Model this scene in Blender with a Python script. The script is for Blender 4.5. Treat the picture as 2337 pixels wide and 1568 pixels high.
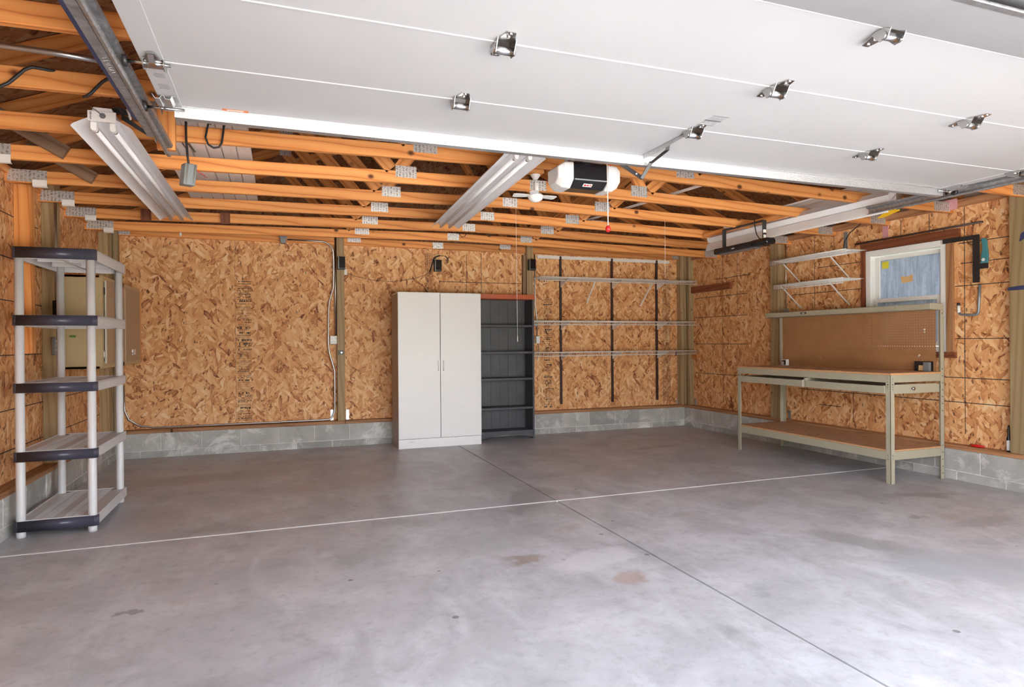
import bpy, math, random
from mathutils import Vector, Matrix

# ------------------------------------------------------------------ scene, camera, light
sc = bpy.context.scene
for o in list(bpy.data.objects):
    bpy.data.objects.remove(o, do_unlink=True)
COL = sc.collection
CAM = (1.6484, -7.9748, 1.2474)
F_PX, YAW, PITCH, ROLL = 1458.49, 0.35253, -0.0023, -0.00707
cam_d = bpy.data.cameras.new('camera')
cam_d.sensor_width = 36.0
cam_d.lens = F_PX / 2337.0 * 36.0
cam_d.clip_start = 0.05
cam = bpy.data.objects.new('camera', cam_d)
COL.objects.link(cam)
fw = Vector((math.sin(YAW) * math.cos(PITCH), math.cos(YAW) * math.cos(PITCH), math.sin(PITCH)))
rt = Vector((math.cos(YAW), -math.sin(YAW), 0))
up = rt.cross(fw)
c_, s_ = math.cos(ROLL), math.sin(ROLL)
r2 = c_ * rt + s_ * up
u2 = -s_ * rt + c_ * up
M = Matrix((r2, u2, -fw)).transposed().to_4x4()
M.translation = Vector(CAM)
cam.matrix_world = M
sc.camera = cam

world = bpy.data.worlds.new('sky')
sc.world = world
world.use_nodes = True
wn = world.node_tree.nodes
bg = wn['Background']
SUN_EL, SUN_AZ = math.radians(52), math.radians(25)      # sun stands behind the building, a little to the left
sky = wn.new('ShaderNodeTexSky')
sky.sky_type = 'NISHITA'
sky.sun_disc = False
sky.sun_elevation = SUN_EL
sky.sun_rotation = -SUN_AZ
sky.air_density = 1.0
sky.dust_density = 4.0
haze = wn.new('ShaderNodeHueSaturation')                  # hazy, nearly white sky
haze.inputs['Saturation'].default_value = 0.36
world.node_tree.links.new(sky.outputs['Color'], haze.inputs['Color'])
world.node_tree.links.new(haze.outputs['Color'], bg.inputs['Color'])
bg.inputs['Strength'].default_value = 1.3

sun_d = bpy.data.lights.new('sun', 'SUN')
sun_d.energy = 28.0
sun_d.angle = 0.02
sun_d.color = (1.0, 0.95, 0.88)
sun = bpy.data.objects.new('sun', sun_d)
COL.objects.link(sun)
sun.location = (0.0, 12.0, 14.0)
sun_dir = Vector((math.sin(SUN_AZ) * math.cos(SUN_EL), -math.cos(SUN_AZ) * math.cos(SUN_EL), -math.sin(SUN_EL)))
sun.rotation_euler = sun_dir.to_track_quat('-Z', 'Y').to_euler()
try:
    sc.cycles.diffuse_bounces = 6
    sc.cycles.max_bounces = 12
except Exception:
    pass

sc.view_settings.view_transform = 'Standard'
sc.view_settings.look = 'None'
sc.view_settings.exposure = 1.22
sc.view_settings.gamma = 1.0
sc.view_settings.use_curve_mapping = False

# ------------------------------------------------------------------ dimensions (metres)
W = 7.286            # between block faces, x = 0 .. W
OFF = 0.10           # sheathing plane outside the block face
YF = -7.30           # inside face of the front wall
ZB = 0.270           # top of block
ZS = 0.308           # top of sill
ZT = 2.44            # top of wall sheathing
RNG = random.Random(7)

# ------------------------------------------------------------------ mesh helpers
class MB:
    def __init__(s):
        s.v = []; s.f = []; s.g = []; s.sm = []
    def _add(s, vs, fs, gs, smooth=False):
        b = len(s.v)
        s.v += [Vector(p) for p in vs]; s.g += gs
        for k, f in enumerate(fs):
            s.f.append([b + i for i in f])
            s.sm.append(smooth if isinstance(smooth, bool) else smooth[k])
        return s
    def obox(s, c, ax, h, gw=None):
        c = Vector(c); a = [Vector(x).normalized() for x in ax]
        order = sorted(range(3), key=lambda i: -h[i])
        off = (RNG.uniform(-50, 50), RNG.uniform(-50, 50), RNG.uniform(-50, 50))
        vs = []; gs = []
        for i in range(8):
            l = [h[k] * (1 if (i >> k) & 1 else -1) for k in range(3)]
            p = c + a[0] * l[0] + a[1] * l[1] + a[2] * l[2]
            vs.append(p)
            gs.append(tuple(p) if gw else tuple(l[order[k]] + off[k] for k in range(3)))
        fs = [(0, 2, 3, 1), (4, 5, 7, 6), (0, 1, 5, 4), (2, 6, 7, 3), (0, 4, 6, 2), (1, 3, 7, 5)]
        if Vector(a[0]).cross(a[1]).dot(a[2]) < 0:
            fs = [f[::-1] for f in fs]
        return s._add(vs, fs, gs)
    def box(s, x0, x1, y0, y1, z0, z1, gw=None):
        return s.obox(((x0 + x1) / 2, (y0 + y1) / 2, (z0 + z1) / 2), ((1, 0, 0), (0, 1, 0), (0, 0, 1)),
                      (abs(x1 - x0) / 2, abs(y1 - y0) / 2, abs(z1 - z0) / 2), gw)
    def beam(s, p0, p1, w, h, upv=(0, 0, 1)):
        p0 = Vector(p0); p1 = Vector(p1); d = (p1 - p0)
        L = d.length; d.normalize(); u = Vector(upv)
        side = d.cross(u).normalized(); u = side.cross(d).normalized()
        return s.obox((p0 + p1) / 2, (d, side, u), (L / 2, w / 2, h / 2))
    def tube(s, pts, r, n=8, cap=True, closed=False):
        P = [Vector(p) for p in pts]; m = len(P)
        rr = r if isinstance(r, (list, tuple)) else [r] * m
        vs = []; gs = []; fs = []; sm = []
        prev = None; acc = 0
        off = RNG.uniform(-50, 50)
        for i in range(m):
            if closed: t = P[(i + 1) % m] - P[i - 1]
            elif i == 0: t = P[1] - P[0]
            elif i == m - 1: t = P[-1] - P[-2]
            else: t = (P[i + 1] - P[i]).normalized() + (P[i] - P[i - 1]).normalized()
            if t.length < 1e-9: t = Vector((0, 0, 1))
            t.normalize()
            if prev is None:
                ref = Vector((0, 0, 1)) if abs(t.z) < .9 else Vector((1, 0, 0))
                a = t.cross(ref).normalized()
            else:
                a = prev - t * prev.dot(t)
                a = a.normalized() if a.length > 1e-6 else t.orthogonal().normalized()
            prev = a; b = t.cross(a)
            if i: acc += (P[i] - P[i - 1]).length
            for k in range(n):
                an = 2 * math.pi * k / n
                vs.append(P[i] + (a * math.cos(an) + b * math.sin(an)) * rr[i])
                gs.append((acc + off, rr[i] * math.cos(an), rr[i] * math.sin(an)))
        seg = m if closed else m - 1
        for i in range(seg):
            j = (i + 1) % m
            for k in range(n):
                k2 = (k + 1) % n
                fs.append((i * n + k, i * n + k2, j * n + k2, j * n + k)); sm.append(True)
        if cap and not closed:
            fs.append(tuple(range(n))[::-1]); sm.append(False)
            fs.append(tuple((m - 1) * n + k for k in range(n))); sm.append(False)
        return s._add(vs, fs, gs, sm)
    def prism(s, poly, axis, a0, a1, smooth=False):
        # poly in the plane of the two other axes (in order), extruded along axis
        n = len(poly); vs = []; gs = []
        off = RNG.uniform(-50, 50)
        for a in (a0, a1):
            for (p, q) in poly:
                w = {'x': (a, p, q), 'y': (p, a, q), 'z': (p, q, a)}[axis]
                vs.append(w); gs.append((w[0] + off, w[1], w[2]))
        area = sum(poly[i][0] * poly[(i + 1) % n][1] - poly[(i + 1) % n][0] * poly[i][1] for i in range(n))
        fl = (area > 0) != (axis == 'y')
        if a1 < a0: fl = not fl
        fs = [tuple(range(n))[::-1], tuple(range(n, 2 * n))]
        sm = [False, False]
        for i in range(n):
            j = (i + 1) % n
            fs.append((i, j, n + j, n + i)); sm.append(smooth)
        if not fl: fs = [f[::-1] for f in fs]
        return s._add(vs, fs, gs, sm)
    def lathe(s, prof, c, n=24, axis=(0, 0, 1), smooth=True):
        c = Vector(c); az = Vector(axis).normalized()
        ax = az.orthogonal().normalized(); ay = az.cross(ax)
        vs = []; gs = []; fs = []
        for (r, z) in prof:
            for k in range(n):
                an = 2 * math.pi * k / n
                vs.append(c + az * z + (ax * math.cos(an) + ay * math.sin(an)) * r)
                gs.append((r * math.cos(an), r * math.sin(an), z))
        for i in range(len(prof) - 1):
            for k in range(n):
                k2 = (k + 1) % n
                fs.append((i * n + k, i * n + k2, (i + 1) * n + k2, (i + 1) * n + k))
        sm = [smooth] * len(fs)
        fs.append(tuple(range(n))[::-1]); sm.append(False)
        fs.append(tuple((len(prof) - 1) * n + k for k in range(n))); sm.append(False)
        return s._add(vs, fs, gs, sm)
    def sheet(s, prof, axis, a0, a1, th):
        # an open profile (2D) given a thickness and extruded
        n = len(prof); up_ = []; dn = []
        for i in range(n):
            p = Vector(prof[i])
            if i == 0: t = Vector(prof[1]) - p
            elif i == n - 1: t = p - Vector(prof[-2])
            else: t = (Vector(prof[i + 1]) - p).normalized() + (p - Vector(prof[i - 1])).normalized()
            t.normalize(); nr = Vector((-t.y, t.x)) * th / 2
            up_.append(tuple(p + nr)); dn.append(tuple(p - nr))
        for i in range(n - 1):
            s.prism([dn[i], dn[i + 1], up_[i + 1], up_[i]], axis, a0, a1)
        return s
    def quad(s, a, b, c, d):
        return s._add([a, b, c, d], [(0, 1, 2, 3)], [tuple(a), tuple(b), tuple(c), tuple(d)])

def wloc(o):
    p = Vector((0, 0, 0))
    while o is not None:
        p += o.location; o = o.parent
    return p

def obj(name, mb, mat, parent=None, origin=None, bevel=0.0, seg=2):
    me = bpy.data.meshes.new(name)
    if origin is None:
        origin = wloc(parent) if parent else Vector((0, 0, 0))
    org = Vector(origin)
    me.from_pydata([tuple(v - org) for v in mb.v], [], mb.f)
    at = me.attributes.new('gc', 'FLOAT_VECTOR', 'POINT')
    flat = []
    for g in mb.g: flat += list(g)
    at.data.foreach_set('vector', flat)
    me.polygons.foreach_set('use_smooth', mb.sm)
    me.materials.append(mat)
    me.update()
    o = bpy.data.objects.new(name, me)
    COL.objects.link(o)
    if parent:
        o.parent = parent
        o.location = org - wloc(parent)
    else:
        o.location = org
    if bevel:
        b = o.modifiers.new('bevel', 'BEVEL'); b.width = bevel; b.segments = seg; b.limit_method = 'ANGLE'
    return o

def tag(o, label, cat, group=None):
    o['label'] = label; o['category'] = cat
    if group: o['group'] = group
    return o

def thing(name, label, cat, loc, group=None):
    o = bpy.data.objects.new(name, None)
    COL.objects.link(o); o.location = loc; o.empty_display_size = .1
    return tag(o, label, cat, group)

def struct(o):
    o['kind'] = 'structure'; return o

def copy_tree(o, loc):
    r = o.copy(); COL.objects.link(r); r.location = loc
    for ch in [c for c in bpy.data.objects if c.parent == o]:
        d = ch.copy(); COL.objects.link(d); d.parent = r
        for g in [c for c in bpy.data.objects if c.parent == ch]:
            e = g.copy(); COL.objects.link(e); e.parent = d
    return r

# ------------------------------------------------------------------ materials
class NT:
    def __init__(s, name):
        s.m = bpy.data.materials.new(name); s.m.use_nodes = True
        s.t = s.m.node_tree; s.b = s.t.nodes['Principled BSDF']
    def n(s, typ, **kw):
        nd = s.t.nodes.new(typ)
        for k, v in kw.items(): setattr(nd, k, v)
        return nd
    def l(s, a, b): s.t.links.new(a, b)
    def val(s, sock, v):
        if hasattr(v, 'is_linked') or isinstance(v, bpy.types.NodeSocket): s.l(v, sock)
        else: sock.default_value = v
    def math(s, op, a, b=0.0, c=0.0, clamp=False):
        nd = s.n('ShaderNodeMath', operation=op, use_clamp=clamp)
        s.val(nd.inputs[0], a); s.val(nd.inputs[1], b); s.val(nd.inputs[2], c)
        return nd.outputs[0]
    def gc(s): return s.n('ShaderNodeAttribute', attribute_name='gc').outputs['Vector']
    def mapping(s, v, scale=(1, 1, 1), rot=(0, 0, 0), loc=(0, 0, 0)):
        nd = s.n('ShaderNodeMapping'); s.l(v, nd.inputs[0])
        nd.inputs['Scale'].default_value = scale; nd.inputs['Rotation'].default_value = rot
        nd.inputs['Location'].default_value = loc
        return nd.outputs[0]
    def noise(s, v, scale, detail=3, rough=.5, dist=0.0, out='Fac'):
        nd = s.n('ShaderNodeTexNoise'); s.l(v, nd.inputs['Vector'])
        nd.inputs['Scale'].default_value = scale; nd.inputs['Detail'].default_value = detail
        nd.inputs['Roughness'].default_value = rough; nd.inputs['Distortion'].default_value = dist
        return nd.outputs[out]
    def voro(s, v, scale=1.0, feat='F1', out='Color', rnd=1.0):
        nd = s.n('ShaderNodeTexVoronoi', feature=feat); s.l(v, nd.inputs['Vector'])
        nd.inputs['Scale'].default_value = scale; nd.inputs['Randomness'].default_value = rnd
        return nd.outputs[out]
    def ramp(s, f, stops, interp='LINEAR'):
        nd = s.n('ShaderNodeValToRGB'); s.l(f, nd.inputs[0]); e = nd.color_ramp.elements
        nd.color_ramp.interpolation = interp
        while len(e) < len(stops): e.new(.5)
        for k, (p, c) in enumerate(stops):
            e[k].position = p; e[k].color = (c[0], c[1], c[2], 1) if not isinstance(c, float) else (c, c, c, 1)
        return nd.outputs[0]
    def mix(s, f, a, b, mode='MIX'):
        nd = s.n('ShaderNodeMix', data_type='RGBA', blend_type=mode)
        s.val(nd.inputs[0], f)
        for i, x in ((6, a), (7, b)):
            if isinstance(x, tuple): nd.inputs[i].default_value = (x[0], x[1], x[2], 1)
            else: s.l(x, nd.inputs[i])
        return nd.outputs[2]
    def bump(s, h, strength=.3, dist=.01):
        nd = s.n('ShaderNodeBump'); nd.inputs['Strength'].default_value = strength
        nd.inputs['Distance'].default_value = dist; s.l(h, nd.inputs['Height'])
        s.l(nd.outputs[0], s.b.inputs['Normal'])
    def col(s, c):
        if isinstance(c, tuple): s.b.inputs['Base Color'].default_value = (c[0], c[1], c[2], 1)
        else: s.l(c, s.b.inputs['Base Color'])
    def set(s, rough=.6, metal=0.0, spec=.5):
        s.b.inputs['Roughness'].default_value = rough; s.b.inputs['Metallic'].default_value = metal
        s.b.inputs['Specular IOR Level'].default_value = spec
        return s.m

def plain(name, c, rough=.5, metal=0.0, var=.06, scale=6.0, spec=.5):
    t = NT(name); v = t.n('ShaderNodeTexCoord').outputs['Object']
    f = t.noise(v, scale, 4, .6)
    lo = tuple(max(0, x * (1 - var)) for x in c); hi = tuple(min(1, x * (1 + var)) for x in c)
    t.col(t.ramp(f, [(.3, lo), (.7, hi)]))
    return t.set(rough, metal, spec)

def wood(name, base, dark, light, knot=1.0, rough=.6, var=.25):
    t = NT(name); g = t.gc()
    rnd = t.n('ShaderNodeObjectInfo').outputs['Random']
    warp = t.noise(t.mapping(g, (1.3, 6, 6)), 1.0, 2, .5, out='Color')
    wv = t.n('ShaderNodeVectorMath', operation='MULTIPLY_ADD')
    t.l(warp, wv.inputs[0]); wv.inputs[1].default_value = (.0, .05, .05); t.l(g, wv.inputs[2])
    g2 = wv.outputs[0]
    rings = t.n('ShaderNodeTexWave', wave_type='BANDS', bands_direction='DIAGONAL', wave_profile='SIN')
    t.l(t.mapping(g2, (.05, 1.0, 1.0)), rings.inputs['Vector'])
    rings.inputs['Scale'].default_value = 11; rings.inputs['Distortion'].default_value = 3.2
    rings.inputs['Detail'].default_value = 2; rings.inputs['Detail Scale'].default_value = .9
    fine = t.noise(t.mapping(g, (3, 120, 120)), 1.0, 3, .6)
    c = t.ramp(rings.outputs['Fac'], [(0.0, tuple(a * .75 + b * .25 for a, b in zip(dark, base))), (.10, base), (1.0, light)])
    c = t.mix(t.math('MULTIPLY', fine, .22), c, dark)
    big = t.noise(t.mapping(g, (.8, 3, 3)), 1.0, 2)
    c = t.mix(t.math('MULTIPLY', big, var), c, tuple(x * .62 for x in base))
    if knot:
        kv = t.n('ShaderNodeTexVoronoi', feature='F1'); t.l(t.mapping(g, (7.5, 10, 0)), kv.inputs['Vector'])
        kv.inputs['Scale'].default_value = 1.0
        sel = t.n('ShaderNodeSeparateColor'); t.l(kv.outputs['Color'], sel.inputs[0])
        rad = t.math('MULTIPLY', t.math('GREATER_THAN', sel.outputs[0], .85), .23 * knot)
        d = t.math('DIVIDE', kv.outputs['Distance'], t.math('ADD', rad, .0001))
        core = t.math('SUBTRACT', 1.0, t.math('SMOOTH_MIN', d, 1.0, .25), clamp=True)
        c = t.mix(t.math('MULTIPLY', core, 1.9, clamp=True), c, tuple(x * .22 for x in dark))
    hs = t.n('ShaderNodeHueSaturation'); t.l(c, hs.inputs['Color'])
    t.l(t.math('MULTIPLY_ADD', rnd, .35, .80), hs.inputs['Value'])
    t.col(hs.outputs[0]); t.bump(fine, .12, .003)
    return t.set(rough, 0, .35)

def osb_mat(name, tint=(1, 1, 1), dirt=.25):
    t = NT(name); g = t.gc()
    wn_ = t.noise(g, 9.0, 2, .5, out='Color')
    wv = t.n('ShaderNodeVectorMath', operation='MULTIPLY_ADD')
    t.l(wn_, wv.inputs[0]); wv.inputs[1].default_value = (.05, .05, 0); t.l(g, wv.inputs[2])
    g2 = wv.outputs[0]
    cols = [(0.0, (.17, .048, .018)), (.06, (.36, .125, .044)), (.22, (.64, .280, .105)), (.52, (.79, .410, .178)), (.8, (.87, .53, .262)), (1.0, (.92, .70, .42))]
    c = None
    for k, (ang, sx, sy, thr) in enumerate([(.10, 48, 14, 0), (-.36, 36, 10, .45), (.34, 34, 9.5, .5), (1.25, 42, 14, .72), (-.10, 27, 7.5, .60), (.75, 36, 11, .74), (-.75, 32, 10, .78)]):
        rot = t.n('ShaderNodeVectorRotate', rotation_type='Z_AXIS'); t.l(g2, rot.inputs['Vector']); rot.inputs['Angle'].default_value = ang
        v = t.mapping(rot.outputs[0], (sx, sy, 0), (0, 0, 0), (k * 7.3, k * 3.1, 0))
        vn = t.n('ShaderNodeTexVoronoi', feature='F1'); t.l(v, vn.inputs['Vector']); vn.inputs['Scale'].default_value = 1.0
        sep = t.n('ShaderNodeSeparateColor'); t.l(vn.outputs['Color'], sep.inputs[0])
        if k in (0, 2): fib = t.noise(t.mapping(rot.outputs[0], (170, 14, 1)), 1.0, 2, .6)
        val = t.math('ADD', t.math('MULTIPLY', sep.outputs[0], .80), t.math('MULTIPLY', fib, .30))
        val = t.math('SUBTRACT', val, t.math('MULTIPLY', t.math('POWER', vn.outputs['Distance'], 3.0), .42))
        ck = t.ramp(val, cols)
        if c is None: c = ck
        else:
            c = t.mix(t.math('GREATER_THAN', sep.outputs[1], thr), c, ck)
    # small dark voids and stains
    vd = t.voro(t.mapping(g2, (34, 15, 0)), 1.0, 'F1', 'Distance')
    vsel = t.n('ShaderNodeSeparateColor'); t.l(t.voro(t.mapping(g2, (34, 15, 0)), 1.0, 'F1', 'Color'), vsel.inputs[0])
    vm = t.math('MULTIPLY', t.math('LESS_THAN', vd, .26), t.math('GREATER_THAN', vsel.outputs[2], .955))
    c = t.mix(t.math('MULTIPLY', vm, .75), c, (.09, .035, .016))
    st = t.noise(g, 1.1, 3, .55)
    c = t.mix(t.math('MULTIPLY', st, dirt), c, (.40, .175, .07))
    gn = t.noise(g, 230, 2, .6)
    c = t.mix(.5, c, t.ramp(gn, [(.3, .72), (.7, 1.25)]), 'MULTIPLY')
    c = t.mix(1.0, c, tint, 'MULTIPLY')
    t.col(c)
    t.bump(t.noise(g2, 60, 3, .6), .15, .004)
    return t.set(.62, 0, .3)

def floor_mat():
    t = NT('floor_concrete'); g = t.gc()
    n1 = t.noise(g, .55, 6, .62, .6); n2 = t.noise(g, 2.3, 6, .65, .4); n3 = t.noise(g, 14, 5, .7)
    n4 = t.noise(t.mapping(g, (1.0, .45, 1), (0, 0, .5)), 3.0, 5, .6, 1.2)
    c = t.ramp(n2, [(.30, (.355, .35, .362)), (.5, (.475, .468, .487)), (.68, (.57, .562, .582))])
    c = t.mix(t.ramp(n1, [(.36, .55), (.6, 0.0)]), c, (.37, .36, .365))
    c = t.mix(t.math('MULTIPLY', t.ramp(n4, [(.50, 0.0), (.66, 1.0)]), .55), c, (.60, .60, .615))
    c = t.mix(t.math('MULTIPLY', t.ramp(n3, [(.28, 1.0), (.5, 0.0)]), .5), c, (.27, .26, .26))
    # rusty patches, oil blotches and specks
    r1 = t.noise(t.mapping(g, loc=(3.3, 1.2, 0)), 1.25, 4, .6, .3)
    c = t.mix(t.math('MULTIPLY', t.ramp(r1, [(.66, 0.0), (.72, 1.0)]), .45), c, (.33, .24, .19))
    r2_ = t.noise(t.mapping(g, loc=(9.1, 4.7, 0)), 1.0, 5, .65, .5)
    c = t.mix(t.math('MULTIPLY', t.ramp(r2_, [(.60, 0.0), (.70, 1.0)]), .55), c, (.22, .215, .21))
    sp = t.voro(g, 3.2, 'F1', 'Distance')
    c = t.mix(t.math('MULTIPLY', t.math('LESS_THAN', sp, .05), .75), c, (.14, .13, .12))
    # individual stains, each with its own ragged outline
    dn = t.noise(g, 5.0, 4, .65, out='Color')
    dv = t.n('ShaderNodeVectorMath', operation='MULTIPLY_ADD'); t.l(dn, dv.inputs[0]); dv.inputs[1].default_value = (.34, .34, 0); t.l(g, dv.inputs[2])
    for (sx_, sy_, rx, ry, rot_, cc_, st_) in (
            (3.15, -4.39, .14, .10, .2, (.30, .23, .19), .75), (3.56, -4.87, .15, .10, .4, (.36, .25, .20), .6), (3.55, -4.53, .33, .16, .3, (.66, .65, .67), .6),
            (5.19, -4.83, .16, .36, .5, (.27, .265, .255), .6), (5.45, -5.42, .62, .30, -.5, (.36, .375, .40), .7), (6.02, -4.58, .09, .05, .3, (.20, .195, .19), .6),
            (6.67, -4.15, .40, .09, -.3, (.25, .245, .245), .6), (1.17, -4.38, .05, .04, 0, (.18, .18, .19), .7), (1.22, -1.22, .75, .24, .1, (.30, .255, .225), .55),
            (6.0, -1.33, .45, .10, .2, (.27, .235, .22), .6), (2.1, -.63, .60, .16, 0, (.33, .285, .255), .5), (3.16, -3.98, .45, .20, .5, (.42, .415, .42), .55),
            (2.59, -5.32, .30, .10, .4, (.40, .395, .40), .5), (6.35, -4.83, .35, .10, .1, (.27, .265, .265), .55), (1.53, -4.14, .5, .18, .2, (.44, .435, .445), .5),
            (2.4, -1.9, .8, .3, .3, (.36, .315, .30), .45), (4.9, -2.4, .6, .25, -.2, (.38, .34, .33), .4), (.95, -2.7, .3, .5, 0, (.37, .34, .335), .45)):
        mp = t.n('ShaderNodeMapping', vector_type='TEXTURE'); t.l(dv.outputs[0], mp.inputs[0])
        mp.inputs['Location'].default_value = (sx_, sy_, 0); mp.inputs['Rotation'].default_value = (0, 0, rot_); mp.inputs['Scale'].default_value = (rx, ry, 1)
        sx3 = t.n('ShaderNodeSeparateXYZ'); t.l(mp.outputs[0], sx3.inputs[0])
        d2 = t.math('ADD', t.math('MULTIPLY', sx3.outputs[0], sx3.outputs[0]), t.math('MULTIPLY', sx3.outputs[1], sx3.outputs[1]))
        c = t.mix(t.math('MULTIPLY', t.ramp(d2, [(.35, 1.0), (1.0, 0.0)]), st_), c, cc_)
    # warm, paler tint toward the far end: light on the back floor painted in
    sep = t.n('ShaderNodeSeparateXYZ'); t.l(g, sep.inputs[0])
    yy = t.math('ADD', sep.outputs[1], t.math('MULTIPLY', t.noise(g, .8, 3), 1.6))
    far_light = t.ramp(t.math('MULTIPLY_ADD', yy, .25, .95), [(.25, 0.0), (.75, 1.0)])
    c = t.mix(t.math('MULTIPLY', far_light, .30), c, (.52, .485, .475))
    t.col(c)
    t.l(t.ramp(n2, [(.3, .48), (.7, .34)]), t.b.inputs['Roughness'])
    t.bump(n3, .10, .004)
    t.b.inputs['Specular IOR Level'].default_value = .45
    return t.m

def block_mat():
    t = NT('concrete_block'); v = t.n('ShaderNodeTexCoord').outputs['Object']; g = t.gc()
    rnd = t.n('ShaderNodeObjectInfo').outputs['Random']
    a = t.noise(g, 60, 4, .7); b = t.noise(g, 5, 4, .6)
    c = t.ramp(b, [(.3, (.36, .345, .315)), (.7, (.50, .485, .45))])
    c = t.mix(t.math('MULTIPLY', a, .30), c, (.24, .23, .205))
    # efflorescence: pale salt bloom in patches
    ef = t.noise(g, 3.0, 6, .75, .8)
    c = t.mix(t.math('MULTIPLY', t.ramp(ef, [(.52, 0.0), (.64, 1.0)]), .7), c, (.74, .72, .68))
    hs = t.n('ShaderNodeHueSaturation'); t.l(c, hs.inputs['Color']); t.l(t.math('MULTIPLY_ADD', rnd, .35, .82), hs.inputs['Value'])
    t.col(hs.outputs[0]); t.bump(a, .35, .004)
    return t.set(.9, 0, .2)

def galv_mat(name, base=.62, rough=.35, scale=55):
    t = NT(name); v = t.n('ShaderNodeTexCoord').outputs['Object']
    f = t.n('ShaderNodeSeparateColor'); t.l(t.voro(v, scale, 'F1', 'Color'), f.inputs[0])
    t.col(t.ramp(f.outputs[0], [(0.0, (base * .82, base * .83, base * .84)), (1.0, (base * 1.12, base * 1.13, base * 1.14))]))
    t.l(t.ramp(f.outputs[1], [(0.0, rough * .8), (1.0, rough * 1.3)]), t.b.inputs['Roughness'])
    t.b.inputs['Metallic'].default_value = .9
    return t.m

def plate_mat():
    # pressed truss plate: rows of punched teeth slots
    t = NT('truss_plate'); g = t.gc()
    sp = t.n('ShaderNodeSeparateXYZ'); t.l(g, sp.inputs[0])
    wv = t.n('ShaderNodeTexWave', wave_type='BANDS', bands_direction='X'); t.l(g, wv.inputs['Vector']); wv.inputs['Scale'].default_value = 13
    nz = t.noise(t.mapping(g, (60, 150, 30)), 1.0, 2, .7)
    m = t.math('MULTIPLY', t.math('GREATER_THAN', wv.outputs['Fac'], .35), t.math('GREATER_THAN', nz, .52))
    t.col(t.mix(m, (.72, .70, .67), (.26, .23, .20)))
    t.l(t.math('MULTIPLY_ADD', m, -.5, .7), t.b.inputs['Metallic'])
    t.b.inputs['Roughness'].default_value = .42
    return t.m

def peg_mat():
    t = NT('pegboard'); g = t.gc()
    sp = t.n('ShaderNodeSeparateXYZ'); t.l(g, sp.inputs[0])
    fy = t.math('SUBTRACT', t.math('FRACT', t.math('DIVIDE', sp.outputs[1], .0254)), .5)
    fz = t.math('SUBTRACT', t.math('FRACT', t.math('DIVIDE', sp.outputs[2], .0254)), .5)
    d = t.math('SQRT', t.math('ADD', t.math('MULTIPLY', fy, fy), t.math('MULTIPLY', fz, fz)))
    hole = t.math('LESS_THAN', d, .185)
    f = t.noise(g, 3.0, 4, .6)
    t.col(t.ramp(f, [(.3, (.33, .150, .058)), (.7, (.42, .205, .085))]))
    t.l(t.math('SUBTRACT', 1.0, hole), t.b.inputs['Alpha'])
    return t.set(.55, 0, .4)

def glass_dirty():
    t = NT('dirty_window_pane'); g = t.gc()
    st = t.noise(t.mapping(g, (1, 26, 2.2)), 1.0, 5, .7)
    dr = t.noise(g, 30, 4, .7)
    c = t.ramp(st, [(.3, (.26, .30, .35)), (.62, (.50, .55, .61))])
    c = t.mix(t.math('MULTIPLY', t.ramp(dr, [(.35, 1.0), (.5, 0.0)]), .4), c, (.30, .33, .36))
    t.col(c)
    t.b.inputs['Transmission Weight'].default_value = 0.0
    out = t.t.nodes['Material Output']
    tr = t.n('ShaderNodeBsdfTranslucent'); t.l(c, tr.inputs['Color'])
    mx = t.n('ShaderNodeMixShader'); mx.inputs[0].default_value = .42
    t.l(t.b.outputs[0], mx.inputs[1]); t.l(tr.outputs[0], mx.inputs[2]); t.l(mx.outputs[0], out.inputs['Surface'])
    return t.set(.15, 0, .5)

def ribbed(name, c, axis_scale, rough=.5):
    t = NT(name); g = t.gc()
    w = t.n('ShaderNodeTexWave', wave_type='BANDS', bands_direction='Y'); t.l(g, w.inputs['Vector']); w.inputs['Scale'].default_value = axis_scale
    m = t.math('GREATER_THAN', w.outputs['Fac'], .78)
    t.col(t.mix(m, c, tuple(x * .45 for x in c)))
    return t.set(rough, 0, .4)

MT = {}
MT['lumber'] = wood('pine_lumber', (.74, .290, .078), (.47, .14, .032), (.82, .37, .115))
MT['lumber_old'] = wood('weathered_board', (.26, .155, .09), (.15, .08, .045), (.33, .21, .13))
MT['sill'] = wood('treated_sill', (.40, .185, .080), (.24, .095, .040), (.48, .245, .115), .5)
MT['post'] = wood('treated_post', (.38, .255, .125), (.29, .185, .088), (.44, .31, .165), .8)
MT['stain'] = wood('stained_trim', (.22, .062, .026), (.14, .036, .016), (.27, .085, .036), .3)
MT['orange'] = plain('orange_laminate', (.45, .085, .020), .45)
MT['osb'] = osb_mat('osb_sheathing')
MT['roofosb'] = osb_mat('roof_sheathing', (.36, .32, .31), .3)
MT['floor'] = floor_mat()
MT['block'] = block_mat()
MT['mortar'] = plain('mortar', (.62, .60, .56), .9, 0, .2, 20)
MT['caulk'] = plain('white_joint_sealant', (.82, .82, .81), .6, 0, .05, 30)
MT['joint'] = plain('joint_filler', (.20, .165, .13), .9, 0, .5, 40)
MT['galv'] = galv_mat('galvanised_steel', .60, .42, 240)
MT['track'] = galv_mat('track_steel', .44, .48, 60)
MT['nickel'] = plain('bright_zinc', (.52, .51, .50), .22, 1.0, .08)
MT['emt'] = plain('conduit_steel', (.50, .49, .48), .34, 1.0, .05)
MT['plate'] = plate_mat()
MT['door'] = plain('door_white_enamel', (.50, .496, .494), .5, 0, .02, 2, .4)
MT['white'] = plain('white_paint', (.80, .78, .75), .45, 0, .03)
MT['cabwhite'] = plain('white_laminate', (.80, .775, .755), .38, 0, .02, 2)
MT['cabside'] = plain('taupe_laminate', (.42, .34, .29), .45, 0, .05, 3)
MT['lens'] = plain('frosted_lens', (.60, .575, .56), .5, 0, .02)
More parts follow.
